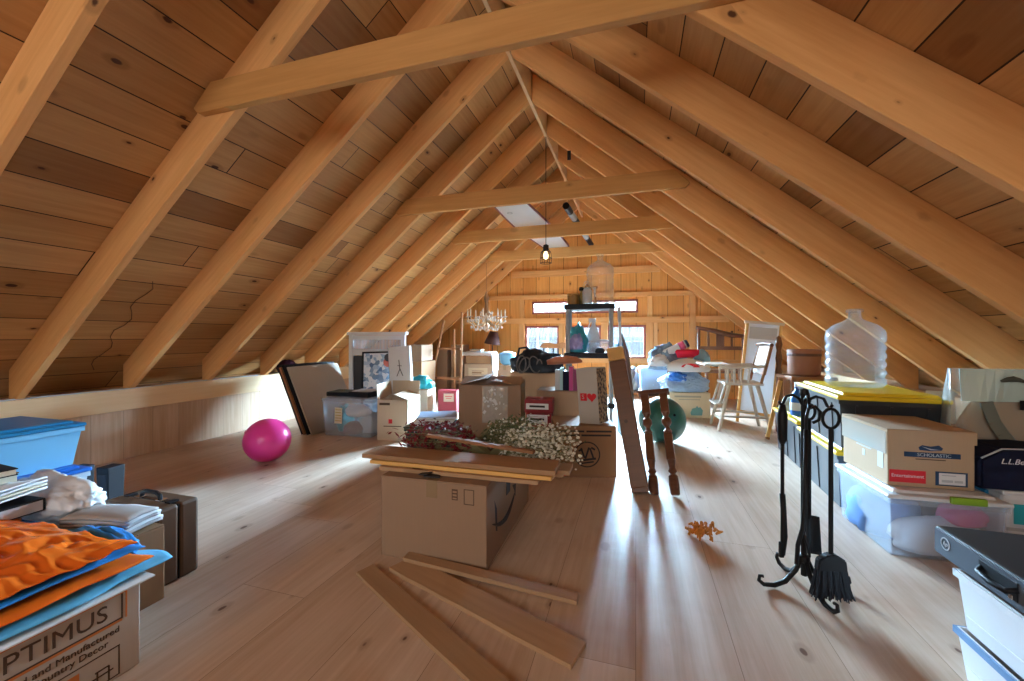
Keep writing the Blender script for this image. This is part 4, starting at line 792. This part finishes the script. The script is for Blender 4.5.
obj('top_rail', tube(bmesh.new(), [(-.33, .02, 1.09), (-.1, 0, 1.04), (.12, 0, .98), (.33, .02, .96)], [.022, .034, .034, .022], 8), WALNUT, t); obj('rail', bx(bmesh.new(), (.58, .03, .05), (0, .01, .80)), WALNUT, t); obj('seat', bx(bmesh.new(), (.60, .40, .04), (0, -.18, .50), bev=.01), WALNUT, t)
for x, w_ in ((-.17, .03), (-.02, .10), (.13, .03)): obj('slat', bx(bmesh.new(), (w_, .015, .22), (x, .01, .93)), WALNUT, t)
for x in (-.27, .27): obj('front_leg', tube(bmesh.new(), [(x, -.36, .48), (x, -.37, 0)], [.022, .016], 8), WALNUT, t)
t = thing('side_table', 'brown wooden table carrying a rusty tub behind the tool stand', 'table', (1.46, 4.36, 0), R(4)); obj('top', bx(bmesh.new(), (.36, .34, .03), (.03, 0, .585), bev=.005), OAK, t)
for sx in (-1, 1):
    for sy in (-1, 1): obj('leg', lathe(bmesh.new(), [(.016, 0), (.024, .06), (.018, .25), (.028, .32), (.02, .4), (.026, .57)], (.03 + sx * .15, sy * .14, 0), 12), OAK, t)
obj('apron', bx(bmesh.new(), (.30, .02, .08), (.03, -.14, .53)), OAK, t)
t = thing('tub', 'rusty brown round tub on the wooden table under the right rafters', 'tub', (1.47, 4.34, .602)); obj('body', lathe(bmesh.new(), [(.001, 0), (.115, 0), (.125, .02), (.128, .20), (.134, .24), (.126, .24), (.118, .2), (.001, .03)], seg=24), RUST, t, smooth=True); obj('hoop', lathe(bmesh.new(), [(.129, .18), (.132, .185), (.132, .20), (.129, .205)], seg=24, cap=False), flat('dark_hoop', (.09, .04, .03), .5), t)
t = thing('turned_post', 'dark turned wooden post standing left of the rusty tub', 'post', (1.375, 4.70, 0)); obj('shaft', lathe(bmesh.new(), [(.025, 0), (.03, .1), (.022, .2), (.022, .55), (.034, .6), (.02, .66), (.03, .74), (.02, .82), (.032, .88), (.022, .95), (.001, .97)], seg=14), POSTW, t, smooth=True)
# ================================================================ RIGHT, TOTES
def tote(label, loc, rz, w, d, h): return bin_('storage_bin', label, loc, rz, w, d, h, BLACK if False else bpy.data.materials.get('tote_black') or flat('tote_black', (.022, .026, .032), .28, .6), YELLOW, .93, .04, ribs=3, over=.014)
tote('black tote with yellow lid farthest along the right stack', (1.37, 3.72, 0), -3, .46, .62, .36)
tote('black tote with yellow lid at the bottom, under the tote with the bottle', (1.325, 3.015, 0), -3, .46, .66, .335)
tote('black tote with yellow lid on top, carrying the large clear water bottle', (1.325, 3.015, .338), -3, .46, .70, .310)
t = carboy('large clear plastic water bottle on the yellow-lidded tote', (1.305, 3.05, .649), .150, .48, WATERB, 5)
t = thing('cleaner_bottle', 'blue plastic bottle on the farthest yellow-lidded tote', 'bottle', (1.165, 3.57, .362)); obj('body', lathe(bmesh.new(), [(.001, 0), (.04, 0), (.045, .02), (.045, .12), (.03, .17), (.015, .19), (.015, .22), (.001, .22)], seg=16), ROYAL, t, smooth=True); obj('cap', lathe(bmesh.new(), [(.018, .215), (.018, .25), (.001, .252)], seg=12), WHITE_P, t); obj('label', lathe(bmesh.new(), [(.0455, .04), (.0455, .10)], seg=16, cap=False), PAPER, t)
t = thing('yarn_ball', 'pale greenish ball of yarn beside the blue bottle', 'ball', (1.17, 3.71, .362)); obj('wool', ball(bmesh.new(), .06, (0, 0, .058), (1, 1, 1), 3, .08, 8), flat('moss_wool', (.42, .44, .30), .9, .1, var=.4, nscale=50), t, smooth=True)
t = thing('cloth', 'navy folded cloth on the far tote behind the blue bottle', 'cloth', (1.36, 3.66, .362)); obj('fabric', heap(bmesh.new(), .15, .15, .18, 22, .2, 2, .12), NAVY, t, smooth=True)
t = bin_('storage_bin', 'long clear bin with white lid and green latch under the kraft file box', (1.25, 2.395, 0), 2, .40, .43, .285, CLEARP, WHITE_P, .95, .03, over=.014,
     contents=[('blanket', flat('blue_blanket', (.16, .30, .62), .9, .1, var=.3), -.08, .06, .006, .13, .17, .235), ('cloth', CLOTHW, .02, -.13, .006, .17, .07, .16), ('cloth', flat('pink_fabric', (.75, .12, .30), .9, .1), .11, -.12, .14, .08, .06, .09), ('cloth', NAVY, .1, .05, .006, .08, .13, .17)])
obj('latch', bx(bmesh.new(), (.12, .016, .03), (.06, -.234, .272), bev=.004), flat('green_latch', (.22, .34, .02), .4), t); obj('latch', bx(bmesh.new(), (.016, .12, .04), (.219, -.03, .265), bev=.004), LIDBLUE, t)
t = thing('file_box', 'brown file box with red label on the clear bin, beside the tool stand', 'box', (1.235, 2.44, .287), R(3))
FB = card_mat('file_box_card', (.46, .32, .20)); obj('body', bx(bmesh.new(), (.315, .365, .25), (0, 0, .125), bev=.003), FB, t)
b = bmesh.new(); bx(b, (.325, .375, .004), (0, 0, .253))
for s in (-1, 1): bx(b, (.325, .003, .055), (0, s * .186, .2265)); bx(b, (.003, .369, .055), (s * .161, 0, .2265))
obj('lid', b, FB, t)
marks(t, [(.005, .145, .205, .022)], INK_BLUE, d=.365); text('SCHOLASTIC', .020, flat('pale_ink', (.5, .58, .62)), t, (.012, -.1845, .145), FRONT, sx=1.05)
b = bmesh.new(); poly(b, [(-.04, -.1838, .166), (0, -.1838, .163), (.04, -.1838, .168), (.045, -.1838, .178), (.03, -.1838, .19), (0, -.1838, .183), (-.03, -.1838, .188), (-.044, -.1838, .178)], (0, .001, 0)); em = obj('emblem', b, INK_BLUE, t)
b = bmesh.new(); poly(b, [(-.035, -.1846, .183), (0, -.1846, .173), (.035, -.1846, .170), (.0, -.1846, .168)], (0, .0006, 0)); obj('page', b, PAPER_G, em)
marks(t, [(.0, .125, .11, .004)], INK_B, d=.365); marks(t, [(-.085, .045, .135, .055)], INK_R, d=.365, name='label'); text('Entertainment', .021, PAPER, t, (-.085, -.1845, .047), FRONT)
marks(t, [(.075, .045, .115, .062)], INK_BLUE, d=.365, name='label'); marks(t, [(.077, .045, .094, .05)], PAPER, d=.365, off=.0006, name='card'); marks(t, [(.065, .06, .05, .004), (.06, .035, .04, .010), (.10, .035, .03, .010)], PAPER_G, d=.365, off=.0012)
marks(t, [(.0, .15, .19, .022)], INK_T, face='left', w=.315); marks(t, [(.0, .13, .12, .005), (.0, .10, .02, .03), (-.13, .11, .04, .09)], PAPER_G, face='left', w=.315)
b = bmesh.new(); bx(b, (.004, .36, .10), (-.1635, 0, .19)); obj('tape', b, TAPE, t)
t = carton('cardboard_box', 'plain brown carton by the right wall behind the file box', (1.72, 2.98, 0), 0, .22, .24, .46, KRAFT_D, tape=False)
t = thing('paper_card', 'cream paper sheet standing between yellow-lidded tote and zipped bag', 'card'); lean(t, (1.665, 2.93, .466), (.02, .10, 1), (-.2, -1, 0)); obj('sheet', bx(bmesh.new(), (.12, .003, .18), (0, 0, .09)), PAPER_C, t); obj('print', bx(bmesh.new(), (.05, .0008, .05), (0, -.002, .09)), PAPER_G, t)
t = thing('toy_case', 'white case with teal window panels on the floor at the right edge', 'case', (1.75, 2.50, 0), R(2)); obj('body', bx(bmesh.new(), (.50, .42, .28), (0, 0, .14), bev=.02), WHITE_P, t)
for x in (-.175, -.065, .05, .165): obj('window_panel', bx(bmesh.new(), (.085, .004, .085), (x, -.2115, .20), bev=.0015), TEAL, t)
obj('rail', bx(bmesh.new(), (.48, .006, .012), (0, -.212, .135)), PAPER_G, t); obj('lid', bx(bmesh.new(), (.51, .43, .02), (0, 0, .287), bev=.006), WHITE_P, t)
t = thing('soft_case', 'black soft case with white script on the white toy case', 'bag', (1.64, 2.38, .298), R(3))
b = bmesh.new(); poly(b, [(-.225, -.10, 0), (.24, -.10, 0), (.24, -.10, .17), (.0, -.10, .185), (-.15, -.10, .18), (-.225, -.10, .13)], (0, .18, 0)); bmesh.ops.bevel(b, geom=b.edges[:], offset=.012, segments=2, affect='EDGES'); obj('body', b, NAVY, t)
text('L.L.Bean', .032, PAPER, t, (-.10, -.1005, .125), FRONT, shear=.3); b = bmesh.new(); tube(b, [(-.22, -.10, .135), (-.15, -.10, .178), (.0, -.10, .184), (.235, -.10, .17)], .0035, 6); obj('zipper', b, PAPER_G, t)
t = thing('zipped_bag', 'clear zipped storage bag with olive straps, standing at the right edge', 'bag', (1.74, 2.60, .30), R(3))
def sackp(u, v, s):
    x = (u - .5) * (.46 + .02 * v); z = v * .50
    return Vector((x, s * (.055 * (1 - v ** 3) + .012 + .008 * noise.noise(Vector((x * 12, z * 12, s)))), z))
b = bmesh.new(); n = 18
g = {s: [[b.verts.new(sackp(i / n, j / n, s)) for j in range(n + 1)] for i in range(n + 1)] for s in (-1, 1)}
for s in (-1, 1):
    for i in range(n):
        for j in range(n): b.faces.new((g[s][i][j], g[s][i + 1][j], g[s][i + 1][j + 1], g[s][i][j + 1]))
for i in (0, n):
    for j in range(n): b.faces.new((g[-1][i][j], g[-1][i][j + 1], g[1][i][j + 1], g[1][i][j]))
for i in range(n): b.faces.new((g[-1][i][0], g[-1][i + 1][0], g[1][i + 1][0], g[1][i][0]))
obj('film', b, film('bag_film', (.80, .88, .86), .20, .15, .8, .35), t, smooth=True)
b = bmesh.new()
for i in range(14):
    u0, u1 = i / 14, (i + 1) / 14
    for z0, z1 in ((.345, .50),):
        p = [(.002 + (u - .5) * .47, -.055 - .012 * math.sin(u * 9 + z * 20), z) for u, z in ((u0, z0), (u1, z0), (u1, z1), (u0, z1))]
        poly(b, p, (0, -.004, 0))
obj('top_band', b, flat('mint_film', (.58, .72, .68), .3, .5), t)
b = bmesh.new(); tube(b, [(-.09 + .16 * k / 8, -.078 - .012 * math.sin(PI * k / 8), .445 + .012 * math.sin(2 * PI * k / 8)) for k in range(9)], [.006, .012, .014, .010, .006, .010, .014, .012, .006], 8); obj('handle', b, flat('dark_olive', (.07, .075, .06), .6), t)
def strap(bm, pts, w, th=.004):
    pts = [Vector(p) for p in pts]
    for i, (p, q) in enumerate(zip(pts, pts[1:])):
        d = (q - p).normalized(); n = Vector((d.z, 0, -d.x)) * w / 2
        poly(bm, [p - n, p + n, q + n, q - n], (0, th, 0))
up = [(-.155 + .30 * u, -.092 - .03 * math.sin(PI * u), .345 - .235 * math.sin(PI * u) ** .7) for u in [k / 12 for k in range(13)]]
b = bmesh.new(); strap(b, up, .05); obj('strap', b, flat('olive_strap', (.17, .18, .15), .8), t)
obj('tag', bx(bmesh.new(), (.05, .003, .045), (-.0, -.085, .335)), BLACK, t); obj('blanket', heap(bmesh.new(), .205, .050, .42, 14, .15, 1.6, .06), flat('tan_blanket', (.36, .22, .11), .9, .1), t, (0, 0, .004), smooth=True)
# near right corner
for z, h_, lab in ((0, .136, 'lower white plastic box in the near right corner, with blue rim'), (.139, .158, 'upper white plastic box in the near right corner, under the black case')):
    t = thing('plastic_box', lab, 'box', (1.10, 1.22, z)); b = hollow(bmesh.new(), .46, .50, h_, .004, .94); obj('body', b, WHITE_P, t)
    b = bmesh.new()
    for s in (-1, 1): bx(b, (.472, .008, .018), (0, s * .252, h_ - .010)); bx(b, (.008, .50, .018), (s * .232, 0, h_ - .010))
    obj('rim', b, flat('blue_grey_rim', (.18, .33, .55), .4) if z == 0 else WHITE_P, t)
    b = bmesh.new(); tube(b, [(-.2265, .22, .045), (-.2275, .04, .05), (-.2275, .0, .065), (-.2265, -.2, .065)], .002, 5); obj('moulding', b, WHITE_P, t)
t = thing('hard_case', 'black carrying case with moulded handle on the white boxes, near right corner', 'case', (1.085, 1.325, .30))
obj('body', bx(bmesh.new(), (.43, .47, .083), (0, 0, .043), bev=.008), flat('charcoal', (.022, .022, .024), .5), t); obj('side_panel', bx(bmesh.new(), (.004, .462, .070), (-.2155, 0, .043), bev=.001), flat('slate_plastic', (.07, .085, .11), .5), t)
obj('handle_recess', bx(bmesh.new(), (.004, .115, .046), (-.2178, .005, .046), bev=.0015), BLACK, t); b = bmesh.new(); tube(b, [(-.216, .055, .052), (-.232, .045, .044), (-.236, .0, .040), (-.232, -.04, .042), (-.216, -.05, .052)], .007, 8); obj('handle', b, BLACK, t, smooth=True); obj('latch', bx(bmesh.new(), (.006, .012, .012), (-.2185, -.035, .028), bev=.001), STEEL, t)
b = bmesh.new(); lathe(b, [(.015, 0), (.018, 0), (.018, .0012), (.015, .0012)], (0, 0, 0), 24, cap=False); lg = obj('logo', b, PAPER_G, t, (-.2178, .185, .048), LEFT); text('hp', .018, PAPER_G, lg, (0, 0, .0006), (0, 0, 0), shear=.3)

# ================================================================ FIREPLACE TOOLS
TS = (.61, 1.80)
t = thing('fireplace_tool_stand', 'black iron stand with curled feet holding fireplace tools on the right', 'stand', (*TS, 0))
obj('pole', tube(bmesh.new(), [(0, 0, .05), (0, 0, .735)], .0105, 10), IRON, t)
obj('hub', lathe(bmesh.new(), [(.011, .10), (.02, .105), (.02, .125), (.011, .13)], seg=12), IRON, t); obj('finial', lathe(bmesh.new(), [(.012, .73), (.016, .74), (.014, .755), (.001, .76)], seg=12), IRON, t)
for a in (195, 285, 15, 105):
    c_, s_ = math.cos(R(a)), math.sin(R(a)); pr = [(.008, .12), (.03, .07), (.07, .025), (.11, .010), (.15, .012), (.168, .028), (.165, .045), (.152, .043)]
    obj('foot', tube(bmesh.new(), [(c_ * r, s_ * r, z) for r, z in pr], [.008, .009, .009, .009, .008, .007, .006, .006], 8), IRON, t, smooth=True)
def arm_pts(a, rr=.082): return [(math.cos(R(a)) * r, math.sin(R(a)) * r, z) for r, z in ((.008, .70), (.02, .722), (.045, .735), (.07, .73), (rr, .705), (rr + .010, .70), (rr + .016, .712))]
HA = (200, 262, 308, 60)
for a in HA: obj('hook_arm', tube(bmesh.new(), arm_pts(a), .0055, 8), IRON, t, smooth=True)
def at_arm(a, r=.085): return Vector((TS[0] + math.cos(R(a)) * r, TS[1] + math.sin(R(a)) * r, 0))
def loop(bm, z, r, tw=0): tube(bm, [(r * math.sin(2 * PI * k / 14) * (1 if True else 1), 0, z + r * 1.25 * (1 - math.cos(2 * PI * k / 14))) for k in range(15)], .0055, 8)
p = at_arm(200); t = thing('fireplace_tongs', 'black iron tongs hanging at the left side of the tool stand', 'tongs', (p.x, p.y, 0), R(20))
obj('grip', tube(bmesh.new(), [(0, 0, .55), (0, 0, .57), (0, 0, .66), (0, 0, .70)], [.008, .016, .017, .010], 10), IRON, t, smooth=True); obj('rod', tube(bmesh.new(), [(0, 0, .13), (0, 0, .56)], .0065, 8), IRON, t); obj('jaw', tube(bmesh.new(), [(0, 0, .36), (.004, 0, .30), (.010, 0, .20), (.002, 0, .13)], [.010, .010, .009, .008], 8), IRON, t, smooth=True); obj('jaw_tip', bx(bmesh.new(), (.018, .012, .06), (-.004, 0, .15), bev=.004), IRON, t)
p = at_arm(262); t = thing('fireplace_poker', 'black iron poker with curved tip hanging in the middle of the tool stand', 'poker', (p.x - .01, p.y, 0), R(10))
b = bmesh.new(); tube(b, [(0, 0, .62), (.0, 0, .66), (.008, 0, .695), (.03, 0, .705), (.048, 0, .685), (.042, 0, .655), (.022, 0, .645)], .0055, 8); obj('loop_handle', b, IRON, t, smooth=True); obj('rod', tube(bmesh.new(), [(0, 0, .62), (-.004, 0, .35), (-.012, 0, .26), (-.028, 0, .20), (-.032, 0, .13)], .0075, 8), IRON, t, smooth=True); obj('hook_tip', tube(bmesh.new(), [(-.012, 0, .26), (.006, 0, .20), (.012, 0, .16)], [.006, .007, .004], 8), IRON, t, smooth=True)
p = at_arm(308); t = thing('fireplace_brush', 'black hearth brush with flared bristles hanging at the right of the tool stand', 'brush', (p.x, p.y - .02, 0), R(12))
b = bmesh.new(); loop(b, .63, .028); obj('loop_handle', b, IRON, t, smooth=True); obj('rod', tube(bmesh.new(), [(0, 0, .17), (0, 0, .632)], .0075, 8), IRON, t)
b = bmesh.new(); poly(b, [(-.012, -.014, .185), (.012, -.014, .185), (.045, -.014, .165), (.05, -.014, .125), (-.05, -.014, .125), (-.045, -.014, .165)], (0, .028, 0)); bmesh.ops.bevel(b, geom=b.edges[:], offset=.004, segments=2, affect='EDGES'); obj('brush_head', b, IRON, t)
b = bmesh.new(); r5 = random.Random(5)
for k in range(230):
    u = r5.uniform(-1, 1); v = r5.uniform(-1, 1); tube(b, [(u * .047, v * .012, .128), (u * .056 + r5.uniform(-.003, .003), v * .02, .07), (u * .068 + r5.uniform(-.006, .006), v * .03, .028 + r5.uniform(0, .012))], [.0035, .0032, .0018], 4, False)
obj('bristles', b, BLACK, t)['kind'] = 'stuff'
p = at_arm(60); t = thing('fireplace_shovel', 'black iron ash shovel hanging at the back of the tool stand', 'shovel', (p.x, p.y, 0), R(20))
b = bmesh.new(); loop(b, .63, .024); obj('loop_handle', b, IRON, t, smooth=True); obj('rod', tube(bmesh.new(), [(0, 0, .24), (0, 0, .632)], .007, 8), IRON, t)
b = bmesh.new(); sheet(b, 8, 8, lambda u, v: Vector(((u - .5) * (.085 - .02 * v), .008 - .02 * (2 * u - 1) ** 2, .10 + .15 * v)), .003); obj('blade', b, IRON, t, smooth=True)
t = thing('dried_leaf', 'orange curled dried flower head on the floor left of the tool stand', 'dried flower', (.30, 2.10, 0), R(-20)); LF = flat('orange_petal', (.55, .20, .03), .7, var=.4, nscale=30); st_ = bmesh.new(); r6 = random.Random(9)
for k in range(48):
    a = r6.uniform(0, 6.28); rr = r6.uniform(0, .055); z = .018 + .035 * r6.random()
    b2 = (rr * math.cos(a) * 1.1, rr * math.sin(a), z); e = (b2[0] + .02 * math.cos(a) + r6.uniform(-.01, .01), b2[1] + .02 * math.sin(a), max(.008, z + r6.uniform(-.02, .02)))
    tube(st_, [b2, ((b2[0] + e[0]) / 2, (b2[1] + e[1]) / 2, z + .014), e], [.005, .008, .003], 6)
obj('petals', st_, LF, t)['kind'] = 'stuff'
obj('stem', tube(bmesh.new(), [(.0, 0, .02), (-.05, .02, .02), (-.085, .045, .012)], [.012, .009, .007], 6), LF, t)

# ================================================================ UP IN THE ROOF
t = thing('sail_board', 'long white board with dark red rim lying across the collar ties', 'board', (-1.17, 5.02, 2.252), R(-3))
b = bmesh.new(); prof = [(-1.22, .03, .07), (-1.17, .11, .05), (-1.05, .175, .025), (-.75, .195, .012), (-.4, .21, .004), (.2, .21, .0), (.8, .19, .0), (1.25, .13, .0), (1.38, .08, .004)]; rings = []
for y, hw, zz in prof: rings.append([b.verts.new((hw * math.cos(2 * PI * k / 20), y, zz + .035 + (.035 * math.sin(2 * PI * k / 20)))) for k in range(20)])
for r0, r1 in zip(rings, rings[1:]):
    for k in range(20): b.faces.new((r0[k], r0[(k + 1) % 20], r1[(k + 1) % 20], r1[k]))
b.faces.new(rings[0]); b.faces.new(rings[-1][::-1]); obj('hull', b, flat('board_white', (.80, .82, .85), .35), t, smooth=True)
for s in (-1, 1): obj('rim', tube(bmesh.new(), [(s * (hw + .002), y, zz + .03) for y, hw, zz in prof], .012, 8), flat('rim_red', (.16, .03, .03), .4) if s < 0 else bpy.data.materials['rim_red'], t, smooth=True)
b = bmesh.new(); lathe(b, [(.02, 0), (.03, 0), (.03, .003), (.02, .003)], (-.06, -.92, .0125), 14, cap=False); obj('mark', b, PAPER_G, t)
t = thing('mast_tube', 'grey and black banded mast lying on the collar ties right of the white board', 'mast', (-.66, 4.72, 2.252), R(-2))
for i, (y0, y1, m) in enumerate(((-.62, -.40, BLACK), (-.40, -.15, GREY_P), (-.15, .05, BLACK), (.05, .5, WHITE_P), (.5, .75, GREY_P), (.75, 1.2, BLACK))): obj('section', tube(bmesh.new(), [(0, y0, .036), (0, y1 - .001, .036)], .036, 12), m, t, smooth=False)
t = thing('pendant_lamp', 'caged pendant lamp hanging from the ridge by a black cord', 'lamp', (RX, 4.02, 1.70))
obj('cord', tube(bmesh.new(), [(0, 0, .17), (0, 0, 1.294)], .004, 6), BLACK, t); obj('socket', lathe(bmesh.new(), [(.012, .19), (.028, .18), (.03, .14), (.02, .12), (.001, .12)], seg=16), BLACK, t)
k = NT('warm_bulb', .2, .5); k.col((.9, .85, .7)); k.b.inputs['Emission Color'].default_value = (1, .78, .45, 1); k.b.inputs['Emission Strength'].default_value = 4.0
obj('bulb', lathe(bmesh.new(), [(.012, .125), (.016, .11), (.026, .08), (.024, .05), (.001, .038)], seg=16), k.m, t, smooth=True)
b = bmesh.new()
for a in range(6):
    c_, s_ = math.cos(a * PI / 3), math.sin(a * PI / 3); tube(b, [(c_ * r, s_ * r, z) for r, z in ((.022, .14), (.05, .11), (.058, .04), (.055, .0))], .0028, 5)
for r_, z in ((.0555, .0), (.058, .05), (.05, .11)): tube(b, [(r_ * math.cos(x * PI / 10), r_ * math.sin(x * PI / 10), z) for x in range(21)], .0028, 5)
obj('cage', b, BLACK, t)
t = thing('hook', 'small black hook on a right rafter just right of the ridge', 'hook', (-.63, 3.98, 2.71)); obj('plate', bx(bmesh.new(), (.035, .012, .09), (0, 0, .03), bev=.003), BLACK, t); obj('prong', tube(bmesh.new(), [(0, -.006, .0), (0, -.035, -.02), (0, -.045, .01)], .007, 6), BLACK, t)
t = thing('cable', 'thin grey cable lying along the top of the left wall plate', 'cable'); obj('sheath', tube(bmesh.new(), [(XL + .006, y, .5535 + .002 * math.sin(y * 5)) for y in [i * .2 - 1.5 for i in range(25)]], .005, 6), PAPER_G, t)
# stray wire on the left roof deck
pts = []
for k in range(16):
    d = 2.28 + .05 * k; x = RX - d; pts.append((x, 1.93 + .03 * math.sin(k * 1.3) + .012 * k * .3, RZ + VD - T * d - .01 - .004 * math.sin(k * 2.1)))
t = thing('wire', 'thin brown wire dangling along the left roof boards between two rafters', 'wire'); obj('strand', tube(bmesh.new(), pts, .0022, 5), INK_B, t)
# bare trees outside the far windows
BARK = flat('grey_bark', (.10, .09, .08), .9); r8 = random.Random(3)
for i in range(5):
    x = -8.5 + i * 3.9 + r8.uniform(-.4, .4); y = 15 + r8.uniform(-2, 4); t = thing('bare_tree', 'bare leafless tree outside beyond the far gable windows', 'tree', (x, y, -2.6), r8.uniform(0, 6), 'bare trees outside the windows')
    obj('trunk', tube(bmesh.new(), [(0, 0, 0), (.05, 0, 2), (-.05, .05, 4.5), (0, 0, 7)], [.16, .13, .09, .02], 7), BARK, t)
    for k in range(9):
        a = r8.uniform(0, 6.28); z = 1.6 + k * .42; l = r8.uniform(.8, 1.7); b = bmesh.new(); p1 = Vector((math.cos(a) * l, math.sin(a) * l, z + l * .6)); tube(b, [(0, 0, z), p1 * .5 + Vector((0, 0, z * .5 - .05)), p1], [.05, .03, .01], 5)
        for q in range(4):
            p0 = Vector((0, 0, z)).lerp(p1, .4 + .15 * q); tube(b, [p0, p0 + Vector((r8.uniform(-.5, .5), r8.uniform(-.5, .5), r8.uniform(.1, .6)))], [.016, .006], 4)
        obj('branch', b, BARK, t)
struct('ground', bx(bmesh.new(), (90, 40, .1), (0, 28, -2.65)), flat('snowy_ground', (.42, .43, .44), .9))

b = bmesh.new(); sheet(b, 60, 8, lambda u, v: Vector((-60 + 120 * u, 36 + 10 * v, -2.6 + (8.0 + .35 * noise.noise(Vector((u * 18, 0, 3)))) * math.sin(v * PI / 2) ** .5)), .2)
k = NT('misty_wood', .9, .1); n1 = k.noise(k.scaled(k.obj(), (3, .2, .35)), 2.0, 5, .7); cr = ramp(k.t, [(.35, (.16, .155, .15)), (.55, (.40, .39, .38)), (.7, (.60, .59, .58))]); k.L(n1, cr.inputs[0]); k.col(cr.outputs[0])
struct('sky_screen_hill', b, k.m)  # hill added to screen the bright low sky behind the window panes
